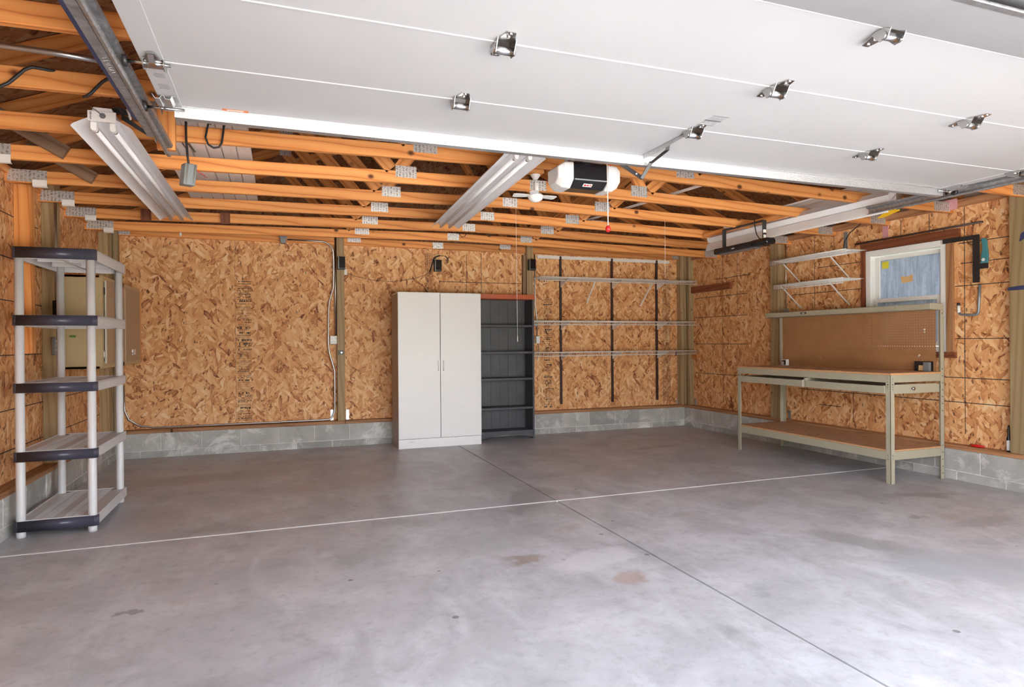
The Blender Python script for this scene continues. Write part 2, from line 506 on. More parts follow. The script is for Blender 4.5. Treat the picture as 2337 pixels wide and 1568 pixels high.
MT['vinyl'] = plain('white_vinyl', (.78, .74, .70), .45, 0, .03)
MT['refl'] = plain('reflector_enamel', (.86, .85, .85), .35, 0, .03, 3)
MT['tubeglass'] = plain('fluorescent_glass', (.86, .85, .84), .25, 0, .02)
MT['cream'] = plain('cream_enamel', (.66, .60, .50), .4, 0, .03)
MT['greyplastic'] = plain('grey_plastic', (.60, .58, .575), .45, 0, .03)
MT['shelfslots'] = ribbed('grey_plastic_slots', (.60, .585, .59), 22)
MT['navyplastic'] = plain('dark_charcoal_plastic', (.055, .052, .075), .35, 0, .1)
MT['beige'] = plain('beige_painted_board', (.56, .42, .225), .5, 0, .05, 3)
MT['beigedoor'] = plain('tan_painted_door', (.46, .32, .20), .5, 0, .05, 3)
MT['bench'] = plain('sage_grey_enamel', (.40, .365, .265), .42, 0, .04)
MT['particle'] = plain('particle_board', (.50, .275, .150), .55, 0, .25, 18)
MT['particle_edge'] = plain('particle_board_edge', (.58, .31, .14), .6, 0, .15, 40)
MT['peg'] = peg_mat()
MT['black'] = plain('black_enamel', (.022, .020, .021), .4, 0, .15)
MT['blackgloss'] = plain('black_gloss', (.012, .011, .013), .18, 0, .1)
MT['charcoal'] = plain('charcoal_laminate', (.060, .057, .066), .5, 0, .2, 5)
MT['charcoalback'] = plain('charcoal_back_board', (.060, .057, .062), .45, 0, .25, 3)
MT['brownblack'] = plain('dark_brown_steel', (.05, .024, .022), .4, 0, .1)
MT['rubber'] = plain('black_cable', (.018, .017, .018), .5, 0, .1)
MT['red'] = plain('red_plastic', (.60, .012, .012), .3, 0, .05)
MT['teal'] = plain('teal_plastic', (.05, .22, .25), .4, 0, .08)
MT['pink'] = plain('pink_foam', (.62, .30, .31), .8, 0, .06)
MT['yellow'] = plain('yellow_plastic', (.72, .42, .02), .4, 0, .06)
MT['green'] = plain('green_plastic', (.16, .30, .04), .5, 0, .05)
MT['blue'] = plain('navy_steel', (.035, .045, .11), .4, 0, .1)
MT['grey'] = plain('grey_steel', (.24, .25, .26), .35, .4, .08)
MT['ink'] = plain('stamp_ink', (.035, .025, .022), .8, 0, .1)
MT['inkwhite'] = plain('chalk_mark', (.80, .78, .72), .8, 0, .05)
MT['paper'] = plain('paper_label', (.78, .75, .70), .7, 0, .05)
MT['tan'] = plain('tan_card', (.72, .45, .20), .7, 0, .08)
MT['glass'] = glass_dirty()
MT['ystick'] = plain('yellow_sticker', (.72, .62, .04), .6, 0, .08)
MT['ostick'] = plain('orange_sticker', (.72, .20, .06), .6, 0, .08)
MT['string'] = plain('white_cord', (.75, .68, .62), .7, 0, .05)
MT['siding'] = plain('outer_siding', (.55, .52, .46), .7, 0, .1)
MT['asphalt'] = plain('driveway_concrete', (.52, .51, .49), .9, 0, .12, 2)
MT['grass'] = plain('lawn', (.10, .17, .05), .95, 0, .35, 8)

# ------------------------------------------------------------------ floor
fb = MB().box(-.3, W + .3, YF, .3, -.20, -.012, True)
floor = struct(obj('floor', fb, MT['joint']))
JX, JY = 3.70, -3.39
for (x0, x1) in ((0.0, JX - .006), (JX + .006, W)):
    for (y0, y1) in ((YF, JY - .008), (JY + .008, 0.0)):
        s = MB().box(x0, x1, y0, y1, -.012, 0.0, True)
        obj('slab', s, MT['floor'], floor, bevel=.002, seg=1)
ck = MB(); x = 0.06
while x < W - .06:
    x2 = min(x + .18, W - .06); wv = RNG.uniform(.0085, .0115)
    ck.box(x, x2, JY - wv + RNG.uniform(-.0012, .0012), JY + wv, -.011, .0014); x = x2
obj('joint_sealant', ck, MT['caulk'], floor)
gr = MB().box(-12, 20, -26, YF - .02, -.30, -.03, True)
struct(obj('ground', gr, MT['asphalt']))
gl = MB().box(-40, 46, -60, -26, -.32, -.05, True).box(-40, -12, -26, 20, -.32, -.05, True).box(20, 46, -26, 20, -.32, -.05, True)
tag(obj('lawn', gl, MT['grass']), 'green lawn beyond the driveway outside', 'lawn')['kind'] = 'stuff'

# ------------------------------------------------------------------ printed marks on sheathing
def print_strip(plane, pos, u0, u1, z0, z1, seed, vertical=False, dens=1.0):
    """rows of small dark dashes on a wall; plane 'y' (u = x) or 'x' (u = y)"""
    r = random.Random(seed); m = MB(); th = .0006
    def dash(a0, a1, b0, b1):
        if plane == 'y': m.box(a0, a1, pos - th, pos, b0, b1)
        elif plane == 'x-': m.box(pos - th, pos, a0, a1, b0, b1)
        else: m.box(pos, pos + th, a0, a1, b0, b1)
    if not vertical:
        z = z1
        while z > z0:
            h = r.choice([.006, .008, .010, .014, .024]); kind = r.random()
            if kind < .25 * dens:
                dash(u0, u0 + (u1 - u0) * r.uniform(.75, 1), z - .003, z)
            elif kind < .85 * dens:
                a = u0 + r.uniform(0, .02)
                while a < u1 - .006:
                    l = min(r.uniform(.003, .014) * (1 + h * 40), u1 - a)
                    if r.random() < .8: dash(a, a + l * .75, z - h * r.uniform(.6, 1), z)
                    a += l
            z -= h + r.choice([.005, .008, .014])
    else:
        a = u0
        while a < u1:
            w_ = r.choice([.006, .008, .016]); z = z0
            while z < z1:
                l = r.uniform(.004, .016)
                if r.random() < .75 * dens: dash(a, a + w_ * r.uniform(.5, 1), z, z + l * .7)
                z += l
            a += w_ + .006
    return m

def rules(plane, pos, hz, vt):
    m = MB(); th = .0005
    def dash(a0, a1, b0, b1):
        a0, a1 = min(a0, a1), max(a0, a1)
        if plane == 'y': m.box(a0, a1, pos - th, pos, b0, b1)
        elif plane == 'x-': m.box(pos - th, pos, a0, a1, b0, b1)
        else: m.box(pos, pos + th, a0, a1, b0, b1)
    for (z, a, b) in hz: dash(a, b, z - .0035, z + .0035)
    for (a, z0, z1) in vt: dash(a - .003, a + .003, z0, z1)
    return m

# ------------------------------------------------------------------ walls
def block_run(parent, axis, pos, lo, hi, start, sgn):
    """two courses of block; axis 'x' runs along x at y = pos, 'y' runs along y at x = pos; sgn = outward"""
    pitch = .4064; g = .004
    for (z0, z1, sh) in ((-.01, .073, pitch / 2), (.081, ZB, 0.0)):
        k = math.floor((lo - start - sh) / pitch)
        while True:
            a = start + sh + k * pitch; b = a + pitch; k += 1
            if a >= hi - .01: break
            a_, b_ = max(a + g, lo), min(b - g, hi)
            if b_ - a_ < .02: continue
            pr = RNG.uniform(-.002, .001)
            m = MB()
            if axis == 'x': m.box(a_, b_, pos + pr, pos + sgn * .14, z0, z1, True)
            else: m.box(pos - sgn * pr, pos + sgn * .14, a_, b_, z0, z1, True)
            obj('concrete_block', m, MT['block'], parent, bevel=.003, seg=1)

def osb(parent, plane, pos, u0, u1, z0, z1, sgn, name='osb_panel'):
    m = MB(); th = .011
    if plane == 'y': m.box(u0, u1, pos, pos + sgn * th, z0, z1)
    else: m.box(pos, pos + sgn * th, u0, u1, z0, z1)
    o_ = (RNG.uniform(-50, 50), RNG.uniform(-50, 50))
    m.g = [((p.x if plane == 'y' else p.y) + o_[0], p.z + o_[1], 0) for p in m.v]
    return obj(name, m, MT['osb'], parent)

# back wall ---------------------------------------------------------
bw = MB().box(-.24, W + .24, OFF + .013, .20, ZB, ZT + .02)
wall_back = struct(obj('wall_back', bw, MT['joint']))
obj('mortar_bed', MB().box(-.1, W + .1, .003, .16, -.2, ZB - .004), MT['mortar'], wall_back)
block_run(wall_back, 'x', 0.0, 0.0, W, .439, 1)
obj('sill_plate', MB().box(-.0, W + .0, -.006, .135, ZB, ZS), MT['sill'], wall_back, bevel=.003, seg=1)
for (u0, u1) in ((-.1, 1.196), (1.199, 2.40), (2.403, 3.62), (3.623, 4.85), (4.853, 6.06), (6.063, W + .1)):
    osb(wall_back, 'y', OFF, u0, u1, ZS, ZT + .012, 1)
for xc in (2.378, 4.850):
    obj('post', MB().box(xc - .044, xc + .044, .010, OFF - .001, ZS, 2.62), MT['post'], wall_back, bevel=.003, seg=1)
obj('post', MB().box(4.765, 4.803, .045, OFF - .001, ZS, 2.42), MT['lumber_old'], wall_back)
# three-ply posts in the two far corners
for xs in ((-.10, -.062, -.055, -.016, -.010, .034), (7.235, 7.268, 7.271, 7.300, 7.303, 7.355)):
    for k in range(3):
        obj('post', MB().box(xs[2 * k], xs[2 * k + 1], .004 + .012 * (k % 2), OFF - .001, ZS, 2.55), MT['post'], wall_back)
# fixing plates at the post feet
for (x, h_) in ((2.255, .13), (2.440, .125), (4.905, .10), (7.215, .085), (.02, .09)):
    obj('strap_plate', MB().box(x, x + .035, OFF - .004, OFF, ZS, ZS + h_), MT['galv'], wall_back)
obj('stamp_print', print_strip('y', OFF, 1.215, 1.375, .36, 1.98, 11, False, 1.15), MT['ink'], wall_back)
obj('stamp_print', print_strip('y', OFF, 3.44, 3.54, 1.90, 2.40, 12, True, 1.1), MT['ink'], wall_back)
obj('stamp_print', print_strip('y', OFF, 5.08, 5.21, .36, 1.85, 13, False, 1.08), MT['ink'], wall_back)
obj('stamp_print', print_strip('y', OFF, 6.985, 7.115, .36, 2.36, 14, True, 1.1), MT['ink'], wall_back)
obj('layout_line', rules('y', OFF, [(2.035, 3.62, 4.76)], [(3.99, 1.9, 2.42), (4.19, 1.9, 2.42)]), MT['ink'], wall_back)

# left wall ---------------------------------------------------------
XL = -OFF
lw = MB().box(-.24, XL - .013, YF, .2, ZB, ZT + .02)
wall_left = struct(obj('wall_left', lw, MT['joint']))
obj('mortar_bed', MB().box(-.16, -.003, YF, .05, -.2, ZB - .004), MT['mortar'], wall_left)
block_run(wall_left, 'y', 0.0, YF, 0.0, -.18, -1)
obj('sill_plate', MB().box(-.135, .006, YF, .0, ZB, ZS), MT['sill'], wall_left, bevel=.003, seg=1)
ys = [-7.3, -6.10, -4.88, -3.66, -2.44, -1.22, .1]
for a, b in zip(ys, ys[1:]): osb(wall_left, 'x', XL, a, b - .003, ZS, ZT, -1)
for yc in (-1.86, -4.30, -6.74):
    obj('post', MB().box(XL + .001, -.008, yc - .07, yc + .07, ZS, 2.62), MT['post'], wall_left, bevel=.003, seg=1)
obj('post', MB().box(XL + .001, -.012, -.20, -.11, ZS, 2.45), MT['post'], wall_left)
obj('stud', MB().box(XL + .001, .002, -2.50, -2.415, 1.19, 2.40), MT['lumber'], wall_left, bevel=.003, seg=1)
obj('layout_line', rules('x+', XL, [(1.86, -7, -1.93), (1.56, -7, -1.93), (2.16, -7, -2.0), (1.18, -7, -1.95), (.80, -7, -.1), (.52, -7, -.1)],
    [(-3.05, 1.0, 2.42), (-2.75, 1.4, 2.42)]), MT['ink'], wall_left)

# right wall with the window opening --------------------------------
XR = W + OFF
WY0, WY1, WZ0, WZ1 = -3.885, -3.035, 1.13, 2.155
rw = MB()
rw.box(XR + .013, W + .24, YF, WY0, ZB, ZT + .02).box(XR + .013, W + .24, WY1, .2, ZB, ZT + .02)
rw.box(XR + .013, W + .24, WY0, WY1, ZB, WZ0).box(XR + .013, W + .24, WY0, WY1, WZ1, ZT + .02)
wall_right = struct(obj('wall_right', rw, MT['joint']))
obj('mortar_bed', MB().box(W + .003, W + .16, YF, .05, -.2, ZB - .004), MT['mortar'], wall_right)
block_run(wall_right, 'y', W, YF, 0.0, -.166, 1)
obj('sill_plate', MB().box(W - .006, W + .135, YF, .0, ZB, ZS), MT['sill'], wall_right, bevel=.003, seg=1)
for a, b in ((-7.3, -6.1), (-6.1, -5.2), (-5.2, WY0), (WY1, -1.83), (-1.83, -1.30), (-1.30, .1)):
    osb(wall_right, 'x', XR, a, b - .003, ZS, ZT, 1)
osb(wall_right, 'x', XR, WY0, WY1 - .003, ZS, WZ0, 1)
osb(wall_right, 'x', XR, WY0, WY1 - .003, WZ1, ZT, 1)
for yc, hw in ((-1.825, .066), (-4.535, .072), (-7.0, .07)):
    obj('post', MB().box(W + .004, XR - .001, yc - hw, yc + hw, ZS, 2.62), MT['post'], wall_right, bevel=.003, seg=1)
obj('post', MB().box(W + .02, XR - .001, -.10, -.055, ZS, 2.5), MT['post'], wall_right)
for y in (-1.985, -1.70, -.165):
    obj('strap_plate', MB().box(XR - .005, XR, y, y + .045, ZS, ZS + .10), MT['galv'], wall_right)
obj('top_plate', MB().box(W + .06, XR + .01, YF, .1, ZT - .015, ZT + .045), MT['sill'], wall_right)
obj('top_plate', MB().box(XL - .01, -.075, YF, .1, ZT - .005, ZT + .045), MT['lumber'], wall_left)
obj('cleat', MB().box(XR - .045, XR, -.95, -.10, 1.94, 2.03), MT['stain'], wall_right)
obj('cleat', MB().box(XR - .04, XR, -.22, -.03, .98, 1.05), MT['lumber'], wall_right)
obj('layout_line', rules('x-', XR, [(2.10, -1.30, -.6), (1.86, -1.25, -.14), (1.58, -1.25, -.14), (1.20, -1.25, -.14), (.78, -1.25, -.14),
     (2.10, -4.46, -3.98), (1.92, -4.46, -4.0), (1.72, -4.46, -3.95), (1.25, -4.46, -3.95), (.90, -4.46, -2.1), (.68, -4.46, -2.1), (1.78, -3.0, -2.0), (2.06, -3.0, -2.4), (.52, -2.7, -2.4)],
    [(-4.035, .40, 2.42), (-3.71, 2.24, 2.42), (-3.42, 2.24, 2.42), (-2.35, 1.6, 2.42), (-2.62, 2.1, 2.42), (-2.86, .4, .9), (-1.05, 1.6, 2.40), (-.75, .4, 2.4)]), MT['ink'], wall_right)

# front wall around the door opening ---------------------------------
fwl = MB().box(-.24, 1.16, YF - .16, YF, 0, ZT + .02).box(6.12, W + .24, YF - .16, YF, 0, ZT + .02).box(1.16, 6.12, YF - .16, YF, 2.24, ZT + .02)
wall_front = struct(obj('wall_front', fwl, MT['siding']))

# ------------------------------------------------------------------ window in the right wall
win = struct(obj('window_1', MB()
    .box(XR - .02, XR + .10, WY0, WY0 + .058, WZ0, WZ1).box(XR - .02, XR + .10, WY1 - .058, WY1, WZ0, WZ1)
    .box(XR - .02, XR + .10, WY0 + .058, WY1 - .058, WZ1 - .058, WZ1).box(XR - .02, XR + .10, WY0 + .058, WY1 - .058, WZ0, WZ0 + .05), MT['white'], bevel=.004, seg=1))
def sash(xp, z0, z1, nm):
    y0, y1 = WY0 + .062, WY1 - .062; w_ = .048
    f = obj('sash', MB().box(xp, xp + .035, y0, y0 + w_, z0, z1).box(xp, xp + .035, y1 - w_, y1, z0, z1)
        .box(xp, xp + .035, y0 + w_, y1 - w_, z1 - .042, z1).box(xp, xp + .035, y0 + w_, y1 - w_, z0, z0 + .042), MT['white'], win, bevel=.003, seg=1)
    obj('pane', MB().box(xp + .014, xp + .019, y0 + w_, y1 - w_, z0 + .042, z1 - .042, True), MT['glass'], f)
    return f
s_up = sash(XR + .045, 1.615, 2.09, 'upper'); s_lo = sash(XR + .005, 1.185, 1.66, 'lower')
obj('sticker', MB().box(XR + .056, XR + .0575, -3.24, -3.165, 1.965, 2.035), MT['ystick'], s_up)
pg = MB().prism([(-3.50, 1.81), (-3.385, 1.80), (-3.37, 1.87), (-3.44, 1.86), (-3.50, 1.88)], 'x', XR + .056, XR + .0575)
obj('torn_sticker', pg, MT['tan'], s_up)
obj('lock', MB().box(XR - .006, XR + .006, -3.055, -3.045, 1.83, 1.90), MT['white'], win)
tr = MB().box(XR - .028, XR, -2.985 - .052, -2.985, 1.10, 2.16)
obj('casing', tr, MT['stain'], win)
obj('casing', MB().box(XR - .028, XR, -3.945, -3.886, 1.13, 2.15), MT['sill'], win)
obj('casing', MB().box(XR - .032, XR, -4.005, -2.985, 2.157, 2.235), MT['stain'], win)
obj('casing', MB().box(XR - .032, XR, -3.965, -2.985, 1.075, 1.128), MT['stain'], win)

# ------------------------------------------------------------------ roof
RZ = 2.53; SL = .417; XM = W / 2
def roof_z(x): return RZ + (XM + .35 - abs(x - XM)) * SL
ceil = struct(obj('ceiling', MB().prism([(-.45, roof_z(-.45) + .03), (XM, roof_z(XM) + .03), (W + .45, roof_z(W + .45) + .03), (W + .45, roof_z(W + .45) + .05), (XM, roof_z(XM) + .05), (-.45, roof_z(-.45) + .05)], 'y', YF - .3, .35), MT['siding']))
def slope_panel(xa, xb, ya, yb):
    za, zb = roof_z(xa), roof_z(xb)
    m = MB(); m.prism([(xa, za), (xb, zb), (xb, zb + .012), (xa, za + .012)], 'y', ya, yb)
    o_ = (RNG.uniform(-50, 50), RNG.uniform(-50, 50)); k = math.sqrt(1 + SL * SL)
    m.g = [(p.y + o_[0], p.x * k + o_[1], 0) for p in m.v]
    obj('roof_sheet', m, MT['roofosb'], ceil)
xs_l = [-.40, .72, 1.84, 2.96, XM]; xs_r = [XM, 4.33, 5.45, 6.57, W + .40]
for xs in (xs_l, xs_r):
    for i in range(4):
        y = YF - .25 + (1.2 if i % 2 else 0) - 1.2
        while y < .3:
            a, b = max(y, YF - .25), min(y + 2.437, .30); y += 2.44
            if b - a > .1: slope_panel(xs[i], xs[i + 1] - .003, a, b)
# gable sheathing above the back wall
gm = MB().prism([(XL, ZT + .022), (W + OFF, ZT + .022), (W + OFF, roof_z(W + OFF)), (XM, roof_z(XM)), (XL, roof_z(XL))], 'y', OFF + .02, OFF + .03)
gm.g = [(p.x, p.z, 0) for p in gm.v]
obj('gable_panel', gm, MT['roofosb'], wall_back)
gm = MB().prism([(-.24, ZT + .02), (W + .24, ZT + .02), (W + .24, roof_z(W + .24)), (XM, roof_z(XM)), (-.24, roof_z(-.24))], 'y', YF - .12, YF - .05)
obj('gable_panel', gm, MT['siding'], wall_front)

# trusses: bottom chord slightly cambered, two top chords, W webs, pressed plates
ZC0, ZC1, ZC2 = 2.374, 2.440, 2.380
def chord_z(x):
    return ZC0 + (ZC1 - ZC0) * (x + .1) / 3.7 if x < 3.6 else ZC1 + (ZC2 - ZC1) * (x - 3.6) / 3.786
TH = .038; CH = .089
def plate_box(m, xc, zc, w_, h_, y):
    m.box(xc - w_ / 2, xc + w_ / 2, y - .0016, y, zc - h_ / 2, zc + h_ / 2)
def rot_beam(p0, p1, y, h=.089):
    return MB().beam((p0[0], y, p0[1]), (p1[0], y, p1[1]), TH, h, (0, 0, 1))
def make_truss(y, k, flat=False):
    n = ['against the back wall', 'first out', 'second', 'third', 'fourth', 'fifth', 'sixth', 'seventh', 'eighth', 'ninth', 'tenth'][k]
    lab = 'pine roof truss lying against the back wall sheathing' if k == 0 else ('pine roof truss, %s from the back wall, with steel joint plates' % n if k > 1 else 'pine roof truss next out from the back wall, with steel plates')
    t = thing('roof_truss', lab, 'truss', (XM, y, 2.43), 'roof trusses')
    yc = y + TH / 2
    cz = (lambda x: 2.447) if flat else chord_z
    obj('bottom_chord', rot_beam((-.16, cz(-.1) + CH / 2), (3.6, cz(3.6) + CH / 2), yc), MT['lumber'], t, bevel=.004, seg=1)
    obj('bottom_chord', rot_beam((3.602, cz(3.6) + CH / 2), (W + .16, cz(W + .1) + CH / 2), yc), MT['lumber'], t, bevel=.004, seg=1)
    tz = lambda x: roof_z(x) - .055
    obj('top_chord', rot_beam((-.42, tz(-.42)), (XM, tz(XM)), yc), MT['lumber'], t)
    obj('top_chord', rot_beam((XM, tz(XM)), (W + .42, tz(W + .42)), yc), MT['lumber'], t)
    for a, b in ((2.50, XM - .03), (4.56, XM + .03), (2.44, 1.75), (4.62, W - 1.75)):
        obj('web', rot_beam((a, cz(a) + CH + .01), (b, tz(b) - .06), yc, .089), MT['lumber'], t)
    for (xc, zo, w_, h_) in ((2.55, .083, .155, .085), (3.60, .046, .138, .080), (4.52, .083, .155, .090), (.03, .050, .23, .085), (W - .05, .050, .20, .085)):
        m = MB(); plate_box(m, xc, cz(xc) + zo, w_, h_, y); obj('joint_plate', m, MT['plate'], t)
    for xc in (1.75, W - 1.75):
        m = MB(); plate_box(m, xc, tz(xc) - .03, .12, .12, y); obj('joint_plate', m, MT['plate'], t)
    return t
TY = [.062] + [-.055 - .648 * k for k in range(1, 11)]
for k, y in enumerate(TY): make_truss(y, k, k == 0)

def single(name, mb, mat, label, cat, group=None, origin=None, bevel=0, seg=2):
    if origin is None:
        lo = [min(v[i] for v in mb.v) for i in range(3)]; hi = [max(v[i] for v in mb.v) for i in range(3)]
        origin = ((lo[0] + hi[0]) / 2, (lo[1] + hi[1]) / 2, lo[2])
    return tag(obj(name, mb, mat, None, origin, bevel, seg), label, cat, group)

# eave closures
for (x0, x1) in ((-.30, -.235), (W + .235, W + .30)):
    obj('eave_board', MB().box(x0, x1, YF - .2, .25, ZT - .3, roof_z(x0 if x0 < 0 else x1) + .04), MT['siding'], wall_left if x0 < 0 else wall_right)

# ------------------------------------------------------------------ overhead door
DX0, DX1 = 1.185, 6.085; DZ = 2.302; DT = .045
DYS = [-4.735, -5.290, -5.852, -6.380]; DEND = (-6.862, 2.092)
door = thing('garage_door', 'raised white sectional garage door hanging overhead with steel hinges', 'garage door', ((DX0 + DX1) / 2, -5.8, 2.09))
for a, b in zip(DYS, DYS[1:]):
    obj('door_section', MB().box(DX0, DX1, b + .002, a - .002, DZ, DZ + DT), MT['door'], door, bevel=.004, seg=1)
ang = math.atan2(DEND[1] - DZ, DEND[0] - DYS[3])
d4 = Vector((0, math.cos(ang), math.sin(ang))); n4 = Vector((0, math.sin(ang), -math.cos(ang)))
L4 = math.hypot(DEND[0] - DYS[3], DEND[1] - DZ)
p4 = Vector(((DX0 + DX1) / 2, DYS[3], DZ)) + d4 * (L4 / 2) - n4 * (-DT / 2)
n4 = -n4 if n4.z < 0 else n4
p4 = Vector(((DX0 + DX1) / 2, DYS[3], DZ)) + d4 * (L4 / 2) + n4 * (DT / 2)
obj('door_section', MB().obox(p4, ((1, 0, 0), d4, n4), ((DX1 - DX0) / 2, L4 / 2 - .002, DT / 2)), MT['door'], door, bevel=.004, seg=1)
pb = Vector(((DX0 + DX1) / 2, DYS[3], DZ)) + d4 * (L4 + .02) + n4 * (DT / 2)
obj('bottom_retainer', MB().obox(pb, ((1, 0, 0), d4, n4), ((DX1 - DX0) / 2, .024, DT / 2 + .002)), MT['track'], door)
pb2 = pb + d4 * .04
obj('weather_seal', MB().tube([pb2 + Vector((-2.45, 0, 0)), pb2 + Vector((2.45, 0, 0))], .022, 10), MT['rubber'], door)
# raised joint lips between sections
for y in DYS[1:]:
    obj('section_joint', MB().box(DX0 + .01, DX1 - .01, y - .004, y + .004, DZ - .0035, DZ + .003), MT['door'], door, bevel=.0015, seg=1)
# end stiles
for (x0, x1) in ((DX0 - .002, DX0 + .078), (DX1 - .078, DX1 + .002)):
    for a, b in zip(DYS, DYS[1:]):
        obj('end_stile', MB().box(x0, x1, b + .004, a - .004, DZ - .003, DZ + .02), MT['door'], door, bevel=.001, seg=1)
# stiffening strut along the top edge (hat section)
def hat(y0, y1, z, dep):
    return [(y0, z), (y0 + .018, z), (y0 + .022, z - dep), (y1 - .022, z - dep), (y1 - .018, z), (y1, z)]
ys0 = DYS[0] - .085
obj('stiffening_strut', MB().sheet(hat(ys0, ys0 + .085, DZ - .001, .045), 'x', DX0 + .045, DX1 - .03, .0025), MT['galv'], door)
# hinges
def hinge_mesh(tilt=0.0):
    m = MB()
    m.prism([(-.016, -.088), (.016, -.088), (.036, -.016), (.036, .016), (.014, .098), (-.014, .098), (-.036, .016), (-.036, -.016)], 'z', -.0045, -.001)
    for sx in (-1, 1):
        m.prism([(-.044, -.002), (.044, -.002), (.016, -.044), (-.016, -.044)], 'x', sx * .034 - .0015, sx * .034 + .0015)
    m.tube([(-.040, 0, -.029), (.040, 0, -.029)], .0145, 12)
    for (x, y) in ((0, -.076), (0, .086), (0, .060), (0, -.055)):
        m.lathe([(.0075, -.001), (.0075, -.008), (.004, -.009)], (x, y, 0), 8)
    return m
hm = hinge_mesh()
h0 = obj('hinge', hm, MT['nickel'], door, (0, 0, 0)); first = True
hcols = (2.405, 3.610, 4.785)
for (y, z) in ((DYS[1], DZ), (DYS[2], DZ), (DYS[3], DZ)):
    for x in hcols:
        o = h0 if first else h0.copy()
        if not first: COL.objects.link(o)
        first = False
        o.parent = door; o.location = Vector((x, y, z)) - wloc(door)
        if y == DYS[3]: o.rotation_euler = (math.radians(-8), 0, 0)
# end hinges with rollers
for (x, s) in ((DX0 + .045, -1), (DX1 - .045, 1)):
    for y in (DYS[1], DYS[2], DYS[3]):
        m = MB().prism([(-.030, .010), (.030, .010), (.032, -.020), (.012, -.095), (-.012, -.095), (-.032, -.020)], 'z', -.014, -.008).prism([(-.028, -.006), (-.08, -.008), (-.09, -.012), (-.06, -.034), (-.02, -.030)], 'x', -.010, .010)
        for sx in (-1, 1):
            m.prism([(-.034, -.002), (.055, -.002), (.030, -.030), (-.012, -.042), (-.030, -.034)], 'x', sx * .034 - .0015, sx * .034 + .0015)
        m.prism([(-.034, -.040), (.034, -.040), (.034, .055), (-.034, .055)], 'z', -.010, -.006)
        for v in m.v: v += Vector((x, y, DZ))
        hg = obj('end_hinge', m, MT['nickel'], door)
        st = MB().tube([(x - s * .055, y - .012, DZ - .018), (x + s * .085, y - .012, DZ - .018)], .0065, 10)
        rs = obj('roller_stem', st, MT['nickel'], hg)
        rl = MB().lathe([(.012, 0), (.021, .002), (.021, .016), (.012, .018)], (x + s * .085, y - .012, DZ - .018), 16, (s, 0, 0))
        obj('roller', rl, MT['black'], hg)
# top brackets with rollers
for (x, s) in ((DX0 + .028, -1), (DX1 - .028, 1)):
    y = -4.915
    m = MB().sheet([(x - .048, DZ - .004), (x - .036, DZ - .022), (x - .020, DZ - .022), (x - .012, DZ - .008), (x - .004, DZ - .008), (x + .002, DZ - .022), (x + .020, DZ - .022), (x + .028, DZ - .008), (x + .046, DZ - .008)], 'y', y - .035, y + .065, .003)
    tb = obj('top_bracket', m, MT['galv'], door)
    st = MB().tube([(x - s * .06, y + .10, DZ - .018), (x + s * .085, y + .10, DZ - .018)], .0065, 10)
    st.prism([(y + .02, DZ - .006), (y + .115, DZ - .040), (y + .125, DZ - .020), (y + .05, DZ)], 'x', x + s * .030, x + s * .033)
    obj('roller_stem', st, MT['nickel'], tb)
    obj('roller', MB().lathe([(.012, 0), (.021, .002), (.021, .016), (.012, .018)], (x + s * .085, y + .10, DZ - .018), 16, (s, 0, 0)), MT['black'], tb)
# labels printed on the inside of the door
ws = MB().box(1.425, 1.535, -4.845, -4.80, DZ - .001, DZ - .0004)
wl = obj('warning_sticker', ws, MT['ostick'], door)
obj('sticker_strip', MB().box(1.445, 1.515, -4.838, -4.828, DZ - .0016, DZ - .001), MT['paper'], wl)
lb = MB()
for (y, h_, x0, x1) in ((-5.37, .007, 3.575, 3.665), (-5.43, .014, 3.575, 3.665), (-5.49, .007, 3.575, 3.665)):
    lb.box(x0, x1, y - h_ / 2, y + h_ / 2, DZ - .0009, DZ - .0003)
r_ = random.Random(3)
for y0 in (-5.418, -5.478):
    for q in range(6):
        x = 3.578
        while x < 3.66:
            l = r_.uniform(.004, .012); lb.box(x, min(x + l * .7, 3.662), y0 + q * .0065, y0 + q * .0065 + .0016, DZ - .0009, DZ - .0003); x += l + .002
obj('printed_label', lb, MT['grey'], door)
st_ = MB()
for q in range(9):
    yy = -5.02 - .012 * q - (.06 if q > 4 else 0)
    st_.box(DX0 + .018 + .003 * (q % 3), DX0 + .06, yy, yy + .003, DZ - .004, DZ - .0031)
obj('printed_label', st_, MT['grey'], door)

